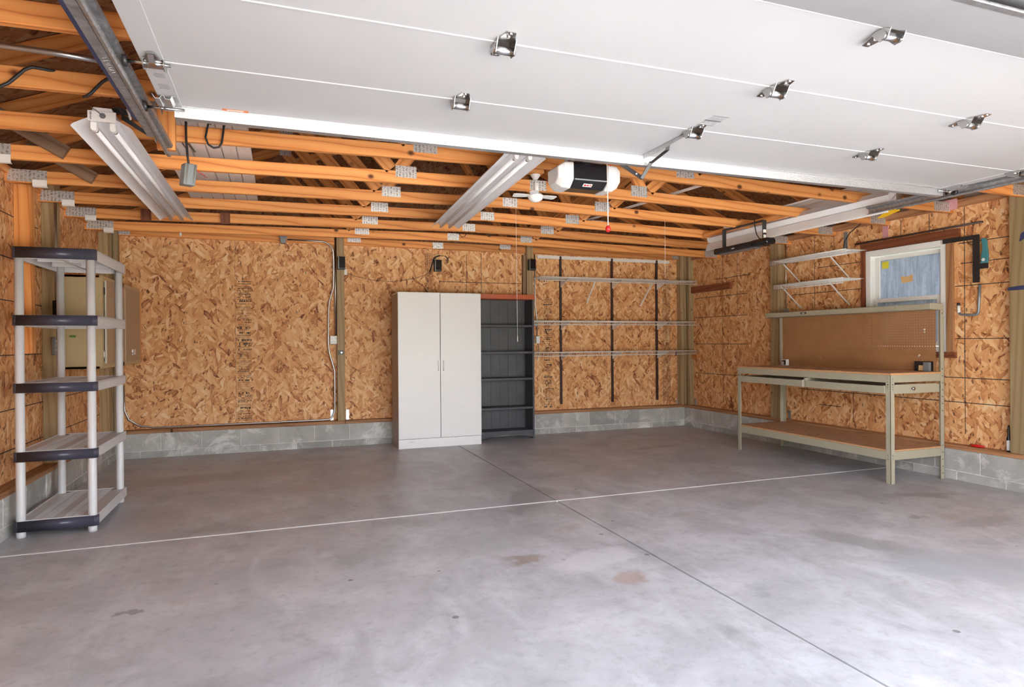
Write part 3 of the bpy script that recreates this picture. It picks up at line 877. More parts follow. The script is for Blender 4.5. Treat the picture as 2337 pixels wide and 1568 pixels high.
# operator arm bracket on the door and the arm down from the trolley
opn = thing('door_opener', 'black and white garage door opener hanging behind the raised door', 'door opener', (3.44, -4.42, 2.17))
oy0, oy1 = -4.50, -4.29
def house(x0, x1, z0, z1, ch, mat, nm, y0=oy0, y1=oy1):
    return obj(nm, MB().prism([(y0 + .015, z1), (y0, z1 - ch * .6), (y0, z0 + ch), (y0 + ch * 1.7, z0), (y1 - ch, z0), (y1, z0 + ch), (y1, z1)], 'x', x0, x1), mat, opn, bevel=.006, seg=2)
house(3.335, 3.562, 2.186, 2.336, .038, MT['blackgloss'], 'housing')
obj('trim_line', MB().box(3.337, 3.56, oy0 - .002, oy0 + .002, 2.222, 2.226), MT['grey'], opn)
for (xa, xb, s) in ((3.238, 3.333, -1), (3.564, 3.664, 1)):
    m = MB()
    xo, xi = (xa, xb) if s < 0 else (xb, xa)
    ring_i = [(oy0, 2.330), (oy0, 2.224), (oy0 + .055, 2.180), (oy1 - .03, 2.180), (oy1, 2.225), (oy1, 2.330)]
    zc, yc = 2.262, (oy0 + oy1) / 2
    ring_m = [(yc + (y - yc) * .95, zc + (z - zc) * .95) for (y, z) in ring_i]
    ring_o = [(yc + (y - yc) * .74, zc + (z - zc) * .62) for (y, z) in ring_i]
    xm = xi + (xo - xi) * .62
    vs = [(xi, y, z) for y, z in ring_i] + [(xm, y, z) for y, z in ring_m] + [(xo, y, z) for y, z in ring_o]
    n = 6; fs = [tuple(range(n)), tuple(range(2 * n, 3 * n))[::-1]]
    for q in range(2):
        for i in range(n):
            j = (i + 1) % n; fs.append((q * n + i, (q + 1) * n + i, (q + 1) * n + j, q * n + j))
    if s > 0: fs = [f[::-1] for f in fs]
    fs = [f[::-1] for f in fs]
    m._add(vs, fs, [tuple(v) for v in vs])
    obj('light_lens', m, MT['lens'], opn, bevel=.008, seg=2)
lg = MB().box(3.405, 3.465, oy0 + .012, oy0 + .032, 2.2035, 2.2045)
obj('badge', MB().obox((3.435, oy0 + .028, 2.2005), ((1, 0, 0), (0, .84, -.54), (0, .54, .84)), (.030, .012, .001)), MT['paper'], opn)
bl = MB()
for (a, b) in ((-.025, -.008), (-.004, .008), (.012, .016), (.019, .025)):
    bl.obox((3.435 + (a + b) / 2, oy0 + .0272, 2.1996), ((1, 0, 0), (0, .84, -.54), (0, .54, .84)), ((b - a) / 2, .006, .0008))
obj('badge_mark', bl, MT['red'], opn)
orl = thing('opener_rail', 'long galvanised opener rail running above the raised door', 'rail', (3.45, -5.8, 2.36))
obj('rail', MB().box(3.432, 3.468, -7.28, -4.27, 2.378, 2.416), MT['galv'], orl)
hb = MB()
for x in (3.36, 3.55):
    hb.box(x - .016, x + .016, -4.42, -4.39, 2.33, 2.47)
hb.box(3.30, 3.60, -4.425, -4.395, 2.44, 2.475)
obj('hanger_bracket', hb, MT['galv'], opn)
obj('motor_bracket', MB().box(3.40, 3.50, -4.48, -4.3, 2.335, 2.374), MT['emt'], opn)
# trolley + bent arm
obj('trolley', MB().box(3.425, 3.475, -4.70, -4.60, 2.352, 2.378), MT['black'], orl)
am = MB().beam((3.495, -4.745, 2.275), (3.618, -4.80, 2.180), .005, .026, (1, 0, 1)).beam((3.612, -4.80, 2.176), (3.660, -4.83, 2.268), .005, .022, (1, 0, -.5)).beam((3.660, -4.83, 2.264), (3.614, -5.06, 2.268), .022, .005).beam((3.614, -5.055, 2.266), (3.612, -5.07, 2.294), .022, .005, (0, 1, 0))
am.beam((3.470, -4.745, 2.300), (3.500, -4.745, 2.272), .005, .026, (1, 0, 1))
arm = obj('curved_arm', am, MT['black'], door, bevel=.0015, seg=1)
bm = MB()
for c in ((3.503, -4.752, 2.268), (3.585, -4.788, 2.205)): bm.lathe([(.008, 0), (.008, .006), (.004, .008)], Vector(c), 8, (0, -1, 0))
obj('arm_bolt', bm, MT['nickel'], arm)
dbk = MB().prism([(-4.84, DZ - .026), (-5.10, DZ - .022), (-5.24, DZ - .010), (-5.25, DZ), (-4.84, DZ - .004)], 'x', 3.600, 3.603)
dbk.box(3.594, 3.628, -5.27, -4.84, DZ - .003, DZ)
obj('arm_bracket', dbk, MT['galv'], door)
# emergency release cord
rc = thing('release_cord', 'hanging release cord with a red ball handle behind the door', 'release cord', (3.505, -4.60, 1.905))
obj('cord', MB().tube([(3.500, -4.60, 2.355), (3.503, -4.60, 2.15), (3.505, -4.60, 1.93)], .0028, 6), MT['string'], rc)
obj('ball_handle', MB().lathe([(.004, -.020), (.013, -.014), (.017, 0), (.013, .013), (.005, .020)], (3.505, -4.60, 1.918), 16), MT['red'], rc)
obj('twist', MB().tube([(3.480, -4.60, 2.325), (3.492, -4.607, 2.345), (3.507, -4.612, 2.335), (3.515, -4.607, 2.305), (3.520, -4.607, 2.290)], .003, 6), MT['red'], rc)

# ------------------------------------------------------------------ tracks
def track(x, s, label):
    t = thing('door_track', label, 'door track', (x, -5.4, 2.24))
    y0, y1 = -6.95, -4.10
    prof = [(x - s * .030, DZ + .022), (x - s * .026, DZ + .008), (x - s * .006, DZ + .005), (x, DZ - .002), (x + s * .002, DZ - .018), (x, DZ - .032), (x - s * .005, DZ - .040), (x - s * .016, DZ - .043), (x - s * .020, DZ - .036)]
    obj('channel', MB().sheet(prof, 'y', y0, y1, .0025), MT['track'], t)
    obj('support_angle', MB().box(min(x, x + s * .034), max(x, x + s * .034), y0, y1 - .33, DZ - .038, DZ - .035), MT['track'], t)
    obj('angle_flange', MB().box(min(x + s * .034, x + s * .037), max(x + s * .034, x + s * .037), y0, y1 - .55, DZ - .038, DZ + .01).box(min(x + s * .037, x + s * .052), max(x + s * .037, x + s * .052), y0, y1 - .55, DZ - .032, DZ - .027), MT['blue'], t)
    for y in (-4.36, -6.1):
        hg = MB()
        hg.box(x + s * .008, x + s * .040, y - .002, y + .002, DZ, 2.47).box(x + s * .008, x + s * .011, y - .02, y + .02, DZ - .045, DZ + .1)
        obj('hanger', hg, MT['track'], t)
    return t
tl = track(1.098, -1, 'galvanised door track beside the shop light with coiled cable')
ch = MB(); r_ = random.Random(5)
y = -5.36
for q in range(7):
    h_ = r_.uniform(.008, .016)
    ch.tube([(1.091 + r_.uniform(-.002, .002), y, DZ - .012), (1.091, y + r_.uniform(-.006, .01), DZ - .012 - h_ * 2), (1.091, y + .012, DZ - .018 - h_)], .0014, 5)
    y += .022
for v in ch.v: v.x, v.z = 1.080 + (v.z - (DZ - .03)) * .6, DZ - .0395 + (v.x - 1.091) * .2
obj('chalk_writing', ch, MT['inkwhite'], tl)
trk = track(6.172, 1, 'galvanised door track under the right eave beside the window wall')
single('yellow_tag', MB().prism([(-4.30, 2.262), (-4.16, 2.232), (-4.10, 2.235), (-4.12, 2.25), (-4.22, 2.292), (-4.30, 2.30)], 'x', 6.262, 6.268), MT['yellow'], 'yellow plastic blade at the end of the right door track', 'yellow tag')
obj('block', MB().box(1.045, 1.135, -4.06, -4.022, 2.31, 2.55), MT['lumber'], tl)

# ------------------------------------------------------------------ strip lights
RP = [(-.135, -.055), (-.128, -.045), (-.118, -.038), (-.070, -.012), (-.060, -.006), (-.048, -.020), (-.036, -.022), (-.024, -.004), (.024, -.004), (.036, -.022), (.048, -.020), (.060, -.006), (.070, -.012), (.118, -.038), (.128, -.045), (.135, -.055)]
def strip_light(p0, p1, tilt, label, detail, tubes=True):
    p0 = Vector(p0); p1 = Vector(p1); L = (p1 - p0).length
    t = thing('strip_light', label, 'strip light', (p0 + p1) / 2, 'twin tube strip lights')
    d = (p1 - p0).normalized(); side = d.cross(Vector((0, 0, 1))).normalized()
    upv = side.cross(d)
    ca, sa = math.cos(tilt), math.sin(tilt)
    sx = side * ca + upv * sa; uz = -side * sa + upv * ca
    def conv(m):
        for i, v in enumerate(m.v): m.v[i] = p0 + d * v.y + sx * v.x + uz * v.z
        return m
    ref = MB().sheet(RP, 'y', 0, L, .0015)
    obj('reflector', conv(ref), MT['refl'], t)
    obj('ballast_cover', conv(MB().prism([(-.055, 0), (.055, 0), (.040, .05), (-.040, .05)], 'y', .01, L - .01)), MT['refl'], t)
    if tubes:
        for x in (-.042, .042):
            obj('fluorescent_tube', conv(MB().tube([(x, .075, -.047), (x, L - .04, -.047)], .0125, 12)), MT['tubeglass'], t)
            tp = MB().lathe([(.0128, 0), (.0128, .018), (.008, .020)], (x, .060, -.047), 12, (0, 1, 0))
            obj('tube_cap', conv(tp), MT['nickel'], t)
            obj('lamp_holder', conv(MB().prism([(x - .014, -.020), (x + .014, -.020), (x + .014, -.052), (x + .008, -.062), (x - .008, -.062), (x - .014, -.052)], 'y', .020, .060)), MT['white'], t, bevel=.004)
    if detail:
        ep = MB().box(-.062, .062, -.004, .004, -.022, .030)
        e_ = obj('end_plate', conv(ep), MT['white'], t, bevel=.003)
        kn = MB().lathe([(.014, 0), (.014, .002)], (.004, -.0042, .006), 16, (0, -1, 0))
        obj('knockout', conv(kn), MT['grey'], e_)
        tx = MB(); r_ = random.Random(9)
        for q in range(7): tx.tube([(-.050 + r_.uniform(-.003, .003), -.0046, .024 - q * .006), (-.044 + r_.uniform(-.003, .003), -.0046, .021 - q * .006), (-.050, -.0046, .019 - q * .006)], .0011, 5)
        obj('marker_writing', conv(tx), MT['ink'], e_)
        wr = MB()
        for q in range(3): wr.tube([(.004, -.004, .006), (-.01 - q * .006, -.02, .02 + q * .002), (-.035 - q * .006, -.03, .036 + q * .003)], .0009, 5)
        obj('loose_wire', conv(wr), MT['grey'], e_)
    return t
strip_light((.836, -4.27, 2.385), (.836, -1.68, 2.385), 0, 'white twin tube shop light beside the left door track, end plate with handwriting', True)
strip_light((3.045, -4.42, 2.405), (3.175, -1.95, 2.405), 0, 'white twin tube shop light under the trusses beside the small fan', False)
strip_light((6.285, -4.24, 2.388), (6.275, -1.95, 2.388), .72, 'white twin tube shop light above the workbench behind the black heater', False)
e3 = MB().box(6.20, 6.36, -4.252, -4.246, 2.33, 2.44)
# cable coil on the left light
cc = thing('cable_coil', 'coil of black cable with a white tie beside the shop light', 'cable coil', (.93, -4.12, 2.40))
cm = MB(); r_ = random.Random(2)
for q in range(5):
    o_ = q * .006
    cm.tube([(.86, -4.20 + o_, 2.452), (.90, -4.19 + o_, 2.470 - o_), (.95, -4.17, 2.448 - o_ * .5), (1.00, -4.15, 2.412 + o_), (1.022, -4.14, 2.392), (1.015, -4.14, 2.378 - o_), (.985, -4.15, 2.385 - o_ * .6), (.94, -4.17, 2.418 - o_), (.905, -4.19, 2.436 - o_)], .0032, 6)
obj('cable', cm, MT['rubber'], cc)
obj('tie', MB().tube([(.930, -4.185, 2.462), (.940, -4.192, 2.440), (.945, -4.185, 2.418), (.938, -4.155, 2.42), (.930, -4.155, 2.458)], .006, 6, closed=True), MT['paper'], cc)

# hanging junction box
jb = thing('hanging_outlet_box', 'grey steel outlet box hanging from a black cable', 'outlet box', (1.189, -3.975, 2.13))
bx = Vector((1.189, -3.985, 2.196)); ca, sa = math.cos(.5), math.sin(.5)
ax = (Vector((ca, sa, .0)), Vector((-sa, ca, 0)), Vector((.10, 0, 1)))
obj('box', MB().obox(bx, ax, (.033, .030, .060)), MT['grey'], jb, bevel=.005)
fc = MB()
for sx in (-.020, .020): fc.obox(bx + ax[0] * sx - ax[1] * .030, ax, (.005, .0025, .054))
obj('face_rib', fc, MT['nickel'], jb)
obj('box_label', MB().obox(bx - ax[1] * .0288, ax, (.011, .0006, .034)), MT['paper'], jb)
obj('knockout', MB().lathe([(.012, 0), (.012, .001)], bx - ax[0] * .0315, 12, -ax[0]), MT['grey'], jb)
obj('cable', MB().tube([(1.172, -3.90, 2.512), (1.174, -3.94, 2.514), (1.176, -3.957, 2.50), (1.178, -3.965, 2.40), (1.186, -3.98, 2.30), (1.192, -3.985, 2.255)], .0062, 8), MT['rubber'], jb)
single('black_cable_loop', MB().tube([(1.300, -3.92, 2.516), (1.292, -3.953, 2.514), (1.284, -3.958, 2.47), (1.276, -3.96, 2.425), (1.290, -3.96, 2.385), (1.318, -3.96, 2.368), (1.345, -3.96, 2.375), (1.360, -3.958, 2.40), (1.368, -3.956, 2.46), (1.372, -3.953, 2.516), (1.374, -3.92, 2.518)], .0058, 8), MT['rubber'], 'loop of black cable hanging under the truss beside the outlet box', 'cable')
single('red_wire', MB().tube([(1.216, -3.965, 2.245), (1.240, -3.955, 2.225), (1.265, -3.94, 2.212), (1.278, -3.91, 2.206)], .0022, 6), MT['red'], 'short red wire by the hanging outlet box', 'wire')

# conduit and black cable between the left trusses
single('steel_conduit', MB().tube([(-.2, -4.95, 2.43), (.62, -4.95, 2.418), (.817, -4.95, 2.415), (1.02, -4.95, 2.405)], .012, 10), MT['emt'], 'galvanised conduit running between the trusses at the left eave', 'conduit')
single('black_cable_run', MB().tube([(.42, -4.605, 2.362), (.50, -4.605, 2.366), (.531, -4.605, 2.373), (.560, -4.605, 2.392), (.590, -4.605, 2.425), (.618, -4.605, 2.458), (.645, -4.603, 2.474), (.69, -4.595, 2.474), (.74, -4.58, 2.472)], .0075, 8), MT['rubber'], 'black cable draped over the truss above the steel conduit', 'cable')
single('black_cable_drop', MB().tube([(.835, -4.58, 2.376), (.850, -4.606, 2.370), (.868, -4.606, 2.385), (.888, -4.606, 2.412), (.912, -4.606, 2.442), (.940, -4.604, 2.466), (1.0, -4.59, 2.480)], .007, 8), MT['rubber'], 'black cable bending over the truss beside the door track', 'cable')

# stored white siding laid on the trusses
def panels(x0, x1, y0, y1, z, n, label, nm, yaw=0.0):
    t = thing(nm, label, 'siding', ((x0 + x1) / 2, (y0 + y1) / 2, z))
    w_ = (x1 - x0) / n
    for q in range(n):
        xa = x0 + q * w_
        obj('siding_strip', MB().sheet([(xa, z + .012), (xa + .006, z), (xa + w_ * .5, z + .002), (xa + w_ - .008, z), (xa + w_ - .004, z + .012)], 'y', y0 + .02 * (q % 3), y1, .003), MT['vinyl'], t)
    return t
panels(.945, 1.50, -3.95, -1.75, 2.535, 6, 'bundle of white vinyl siding stored on the trusses by the outlet box', 'siding_bundle')
panels(6.25, 6.85, -4.6, -3.05, 2.535, 5, 'pale siding strips stored on the trusses above the right light', 'siding_bundle')
single('strap_hinge', MB().beam((1.105, -3.70, 2.528), (1.145, -3.25, 2.528), .012, .004).beam((1.085, -3.60, 2.526), (1.10, -3.35, 2.526), .006, .004), MT['black'], 'black metal strip stored under the white siding bundle', 'metal strip')

# short diagonal braces on two left trusses
for k in (4, 5):
    y = TY[k] - .040
    b = MB().beam((.44, y, 2.430), (.05, y, 2.655), .036, .085)
    single('diagonal_brace', b, MT['lumber_old'], 'grey weathered brace nailed across the %s truss from the back wall' % ('fourth' if k == 4 else 'fifth'), 'brace', 'weathered braces at the left eave')
# small white clips under the trusses by the left wall
for k in (1, 2, 3, 4, 5):
    y = TY[k] + .02
    m = MB().sheet([(y - .035, 2.402), (y - .040, 2.398), (y - .040, 2.360), (y - .032, 2.352), (y - .012, 2.350)], 'x', .065, .150, .003)
    single('white_channel', m, MT['vinyl'], 'small white plastic channel piece under the %s truss from the back wall' % ['', 'nearest', 'second', 'third', 'fourth', 'fifth'][k], 'plastic clip', 'white channel pieces along the left wall')

# scab blocks on the far trusses
for (x, y, z) in ((.54, TY[2] - .02, 2.418), (1.20, TY[2] - .02, 2.428)):
    single('truss_block', MB().box(x - .04, x + .04, y - .018, y + .018, z - .045, z + .06), MT['stain'], 'short brown block nailed on the second truss, %s' % ('beyond the shop light end' if x < 1 else 'above the stamped sheathing panel'), 'wood block', 'blocks on the second truss')
single('porcelain_hook', MB().lathe([(.006, 0), (.011, .01), (.012, .03), (.006, .036), (.009, .045), (.004, .06)], (.734, -.684, 2.352), 12), MT['white'], 'small white porcelain insulator under the truss by the back wall', 'insulator')

# ------------------------------------------------------------------ ceiling fan
fan = thing('ceiling_fan', 'small white four blade fan on a short rod under the trusses', 'ceiling fan', (3.41, -3.70, 2.25))
fc_ = Vector((3.41, -3.70, 0))
obj('mount_block', MB().box(3.28, 3.452, -3.76, -3.68, 2.455, 2.55), MT['lumber'], fan)
obj('canopy', MB().lathe([(.036, 2.457), (.036, 2.450), (.016, 2.420), (.012, 2.418)], fc_, 20), MT['white'], fan)
obj('down_rod', MB().tube([(3.41, -3.70, 2.42), (3.412, -3.70, 2.39)], .006, 10), MT['white'], fan)
obj('motor_sleeve', MB().lathe([(.017, 2.395), (.019, 2.392), (.019, 2.335), (.014, 2.325)], fc_ + Vector((.006, 0, 0)), 18), MT['white'], fan)
obj('hub', MB().lathe([(.012, 2.330), (.040, 2.318), (.056, 2.305), (.058, 2.298), (.050, 2.278), (.030, 2.262), (.008, 2.256)], fc_, 28), MT['white'], fan)
for a in (8, 62, 172, 245):
    an = math.radians(a); dv = Vector((math.cos(an), math.sin(an), 0)); sd = Vector((-math.sin(an), math.cos(an), 0))
    m = MB(); pts = [(.045, -.020), (.080, -.030), (.150, -.036), (.165, -.028), (.165, .024), (.150, .032), (.080, .026), (.045, .018)]
    vs = []
    for zz in (0, -.003):
        for (q, w_) in pts: vs.append(fc_ + dv * q + sd * w_ + Vector((0, 0, 2.304 + w_ * (-.14 if sd.y > 0 else .14) + zz)))
    n = len(pts); fs = [tuple(range(n)), tuple(range(n, 2 * n))[::-1]] + [(i, n + i, n + (i + 1) % n, (i + 1) % n) for i in range(n)]
    m._add(vs, fs, [tuple(v) for v in vs]); obj('blade', m, MT['white'], fan)

# ------------------------------------------------------------------ heater on U bracket
ht = thing('radiant_heater', 'black bar heater hanging from a U bracket near the corner', 'heater', (6.07, -2.75, 2.13))
hx = 6.07
obj('support_board', MB().box(6.12, 6.16, -3.25, -2.02, 2.40, 2.444), MT['lumber'], ht)
ub = MB().tube([(hx, -2.44, 2.225), (hx, -2.44, 2.385), (hx, -2.46, 2.405), (hx, -2.98, 2.405), (hx, -3.02, 2.385), (hx, -3.02, 2.215)], .006, 4)
u = MB().box(hx - .022, hx + .022, -2.446, -2.434, 2.22, 2.405).box(hx - .022, hx + .022, -3.035, -3.023, 2.20, 2.405).box(hx - .022, hx + .022, -3.035, -2.434, 2.397, 2.409)
obj('u_bracket', u, MT['black'], ht, bevel=.004)
obj('bracket_label', MB().box(hx - .023, hx - .0222, -3.038, -3.0365, 2.28, 2.31).box(hx - .018, hx + .016, -3.0365, -3.0355, 2.285, 2.315).box(hx - .016, hx + .014, -3.0365, -3.0355, 2.235, 2.265), MT['paper'], ht)
obj('heater_body', MB().prism([(hx - .055, 2.180), (hx - .045, 2.160), (hx + .045, 2.160), (hx + .055, 2.180), (hx + .045, 2.222), (hx - .045, 2.222)], 'y', -3.05, -2.33), MT['black'], ht, bevel=.008)
obj('heater_grille', MB().box(hx - .038, hx + .038, -2.93, -2.40, 2.152, 2.160), MT['grey'], ht)
obj('end_cap', MB().prism([(hx - .062, 2.190), (hx - .048, 2.166), (hx + .048, 2.166), (hx + .062, 2.190), (hx + .048, 2.228), (hx - .048, 2.228)], 'y', -3.12, -2.90), MT['blackgloss'], ht, bevel=.012)
obj('badge', MB().box(hx - .0562, hx - .0535, -2.66, -2.62, 2.180, 2.190), MT['paper'], ht)
obj('cable', MB().tube([(6.10, -2.86, 2.44), (6.09, -2.88, 2.36), (6.09, -2.90, 2.29), (6.085, -2.94, 2.245), (6.08, -3.0, 2.228)], .0045, 6), MT['rubber'], ht)

# thin rods lying across the trusses
single('metal_rod', MB().tube([(4.75, -1.985, 2.515), (6.3, -1.80, 2.50)], .011, 8), MT['emt'], 'long grey metal tube lying across the trusses by the heater', 'metal tube')
single('pale_batten', MB().beam((5.02, -3.45, 2.56), (4.80, -1.70, 2.56), .04, .012), MT['vinyl'], 'pale batten lying across the trusses behind the opener', 'batten')
single('thin_tube', MB().tube([(2.30, -1.80, 2.53), (2.80, -1.95, 2.53)], .009, 8), MT['emt'], 'thin bright tube lying on the trusses above the back wall', 'metal tube')
single('white_outlet', MB().box(6.01, 6.075, -2.55, -2.50, 2.415, 2.475), MT['vinyl'], 'small white outlet box on the truss beside the heater board', 'outlet box', bevel=.006)

# pull cords
single('pull_cord', MB().tube([(3.661, -2.63, 2.47), (3.664, -2.63, 1.8), (3.668, -2.63, 1.30)], .0016, 6).tube([(3.668, -2.63, 1.30), (3.668, -2.63, 1.25)], .003, 6), MT['string'], 'thin white pull cord hanging in front of the black bookcase', 'pull cord')
single('pull_cord', MB().tube([(5.215, -2.63, 2.45), (5.215, -2.63, 1.86)], .0016, 6), MT['string'], 'thin white pull cord hanging in front of the wire shelves', 'pull cord')
# ------------------------------------------------------------------ white wardrobe cabinet
wc = thing('storage_cabinet', 'tall white two door storage cabinet against the back wall', 'cabinet', (3.485, -.30, 0))
cx0, cx1, cy0, cy1, cz = 2.978, 3.992, -.492, -.075, 1.828
obj('side_panel', MB().box(cx0, cx0 + .016, cy0 + .002, cy1, 0, cz), MT['cabside'], wc)
obj('side_panel', MB().box(cx1 - .016, cx1, cy0 + .002, cy1, 0, cz), MT['cabwhite'], wc)
obj('top_panel', MB().box(cx0, cx1, cy0 + .002, cy1, cz, cz + .016), MT['cabwhite'], wc)
obj('back_panel', MB().box(cx0 + .016, cx1 - .016, cy1 - .006, cy1, .02, cz), MT['cabwhite'], wc)
obj('shelf', MB().box(cx0 + .016, cx1 - .016, cy0 + .02, cy1 - .006, .105, .12), MT['cabwhite'], wc)
obj('plinth', MB().box(cx0, cx1, cy0 - .006, cy0 + .012, 0, .108), MT['cabwhite'], wc, bevel=.002, seg=1)
for (a, b, hx_, dz) in ((cx0, 3.480, 3.457, 0), (3.486, cx1, 3.520, -.004)):
    d = obj('door', MB().box(a, b, cy0 - .014, cy0, .113, cz + .016 + dz), MT['cabwhite'], wc, bevel=.002, seg=1)
    hm_ = MB().tube([(hx_, cy0 - .014, .915), (hx_, cy0 - .032, .918), (hx_, cy0 - .036, .93), (hx_, cy0 - .036, 1.015), (hx_, cy0 - .032, 1.027), (hx_, cy0 - .014, 1.030)], .0052, 8)
    obj('handle', hm_, MT['white'], d)
sm = MB(); r_ = random.Random(4)
for (x, z, l) in ((3.13, .088, .02), (3.10, .072, .05), (3.62, .128, .015), (3.75, .47, .008), (3.66, .10, .01)):
    sm.box(x, x + l, cy0 - .0068 if z < .11 else cy0 - .0146, cy0 - .006 if z < .11 else cy0 - .014, z, z + .003)
obj('scuff_mark', sm, MT['grey'], wc)

# ------------------------------------------------------------------ black bookcase
bk = thing('bookcase', 'open charcoal bookcase with orange top rail beside the white cabinet', 'bookcase', (4.39, -.17, 0))
bx0, bx1, by0, by1, bz = 4.012, 4.778, -.300, -.022, 1.795
obj('side_panel', MB().box(bx0, bx0 + .020, by0, by1, 0, bz), MT['charcoal'], bk)
obj('side_panel', MB().box(bx1 - .024, bx1, by0, by1, 0, bz), MT['charcoal'], bk)
for q in range(6):
    xa = bx0 + .02 + q * (bx1 - bx0 - .044) / 6
    obj('back_board', MB().box(xa + .001, xa + (bx1 - bx0 - .044) / 6 - .001, by1 - .012 + .0025 * (q % 2), by1 - .004, .06, bz), MT['charcoalback'], bk)
for z in (1.452, 1.112, .772, .398, .098):
    obj('shelf', MB().box(bx0 + .02, bx1 - .024, by0 + .006, by1 - .012, z - .014, z + .014), MT['charcoal'], bk, bevel=.002, seg=1)
obj('top_rail', MB().box(bx0 - .010, bx1 + .008, by0 - .012, by1, bz, bz + .062), MT['orange'], bk, bevel=.004)
m = MB(); pts = [(bx0 + .02, .085)] + [(bx0 + .02 + (bx1 - bx0 - .044) * t / 12, .018 + .040 * math.sin(math.pi * t / 12)) for t in range(13)] + [(bx1 - .024, .085)]
obj('base_rail', MB().prism(pts[::-1], 'y', by0 + .006, by0 + .022), MT['charcoal'], bk)

# ------------------------------------------------------------------ wire shelving on the back wall
hr = single('hang_rail', MB().box(4.99, 7.098, OFF - .020, OFF - .001, 2.388, 2.432), MT['vinyl'], 'long white hang rail above the wire shelves', 'rail', bevel=.002, seg=1)
for q, xs_ in enumerate((5.332, 6.134, 6.874)):
    t = thing('shelf_standard', 'dark slotted steel upright holding the wire shelves, %s the bookcase' % ['nearest', 'second from', 'farthest from'][q], 'shelf upright', (xs_, OFF - .03, .385), 'slotted uprights')
    obj('channel', MB().box(xs_ - .0125, xs_ + .0125, OFF - .034, OFF - .021, .385, 2.425).box(xs_ - .0125, xs_ - .009, OFF - .021, OFF - .001, .385, 2.425).box(xs_ + .009, xs_ + .0125, OFF - .021, OFF - .001, .385, 2.425), MT['brownblack'], t)
    sl = MB(); z = .42
    while z < 2.40:
        for dx in (-.005, .005): sl.box(xs_ + dx - .0015, xs_ + dx + .0015, OFF - .0346, OFF - .0338, z, z + .012)
        z += .025
    obj('slots', sl, MT['black'], t)
def wire_deck(x0, x1, y0, y1, z, lip, axis='x', pitch=.0254, rw=.0022, cross=True):
    """deck wires front to back every pitch; returns (deck, lip) meshes. axis 'x': front at y0, back at y1"""
    def P(a, b, c): return (a, b, c) if axis == 'x' else (b, a, c)
    dk = MB(); lp = MB()
    n = int(round((x1 - x0) / pitch))
    for q in range(n + 1):
        x = x0 + (x1 - x0) * q / n
        dk.tube([P(x, y1, z), P(x, y0, z)], rw, 4, False)
        lp.tube([P(x, y0, z + .001), P(x, y0, z - lip)], rw, 4, False)
    for f in (0.0, .33, .66, 1.0):
        dk.tube([P(x0, y0 + (y1 - y0) * f, z - .003), P(x1, y0 + (y1 - y0) * f, z - .003)], .0032, 6)
    for zz in (0.002, -lip):
        lp.tube([P(x0, y0 - (.002 if y0 < y1 else -.002), z + zz), P(x1, y0 - (.002 if y0 < y1 else -.002), z + zz)], .0055, 6)
    return dk, lp
names = ('top wire shelf with two loose diagonal braces on dark uprights', 'middle white wire shelf on dark uprights', 'lowest white wire shelf on dark uprights')
for q, (x0, x1, z) in enumerate(((4.905, 7.350, 2.106), (4.80, 7.345, 1.520), (4.815, 7.345, 1.105))):
    yf, yb = -.215, .060
    t = thing('wire_shelf', names[q], 'wire shelf', ((x0 + x1) / 2, -.08, z - .1), 'wire shelves on the back wall')
    dk, lp = wire_deck(x0, x1, yf, yb, z, .046)
    obj('deck', dk, MT['vinyl'], t); obj('front_lip', lp, MT['vinyl'], t)
    for xs_ in (5.332, 6.134, 6.874):
        obj('bracket', MB().prism([(yb + .010, z - .006), (yf + .02, z - .006), (yf + .02, z - .018), (yb - .05, z - .085), (yb + .010, z - .11)], 'x', xs_ - .006, xs_ + .006), MT['vinyl'], t)
    if q == 0:
        for (xa, xb, zb) in ((5.72, 5.70, 1.78), (6.62, 6.56, 1.75)):
            obj('diagonal_brace', MB().beam((xa, -.20, z - .045), (xb, .02, zb), .017, .012), MT['vinyl'], t)
    if q == 1:
        obj('end_block', MB().box(4.815, 4.90, -.16, -.12, z - .062, z - .03), MT['grey'], t)
    if q == 2:
        obj('end_cap', MB().box(x0 - .006, x0 + .004, yf, yf + .09, z - .05, z + .004), MT['grey'], t)
        obj('clip', MB().box(6.99, 7.005, yf - .006, yf + .006, z - .07, z - .02), MT['black'], t)

# ------------------------------------------------------------------ wire shelves on the right wall
for q, (ya, yb, z) in enumerate(((-3.06, -1.985, 2.168), (-3.02, -2.055, 1.880))):
    xf, xw = 7.075, XR - .004
    t = thing('wire_shelf', ('upper' if q == 0 else 'lower') + ' short white wire shelf with diagonal braces beside the window', 'wire shelf', (7.23, (ya + yb) / 2, z - .27))
    dk, lp = wire_deck(ya, yb, xf, xw, z, .050, 'y')
    obj('deck', dk, MT['white'], t); obj('front_lip', lp, MT['white'], t)
    for y in (-2.165, -2.83):
        obj('diagonal_brace', MB().beam((xf + .004, y, z - .02), (xw, y + .01, z - .262), .013, .008, (1, 0, 1)), MT['white'], t)

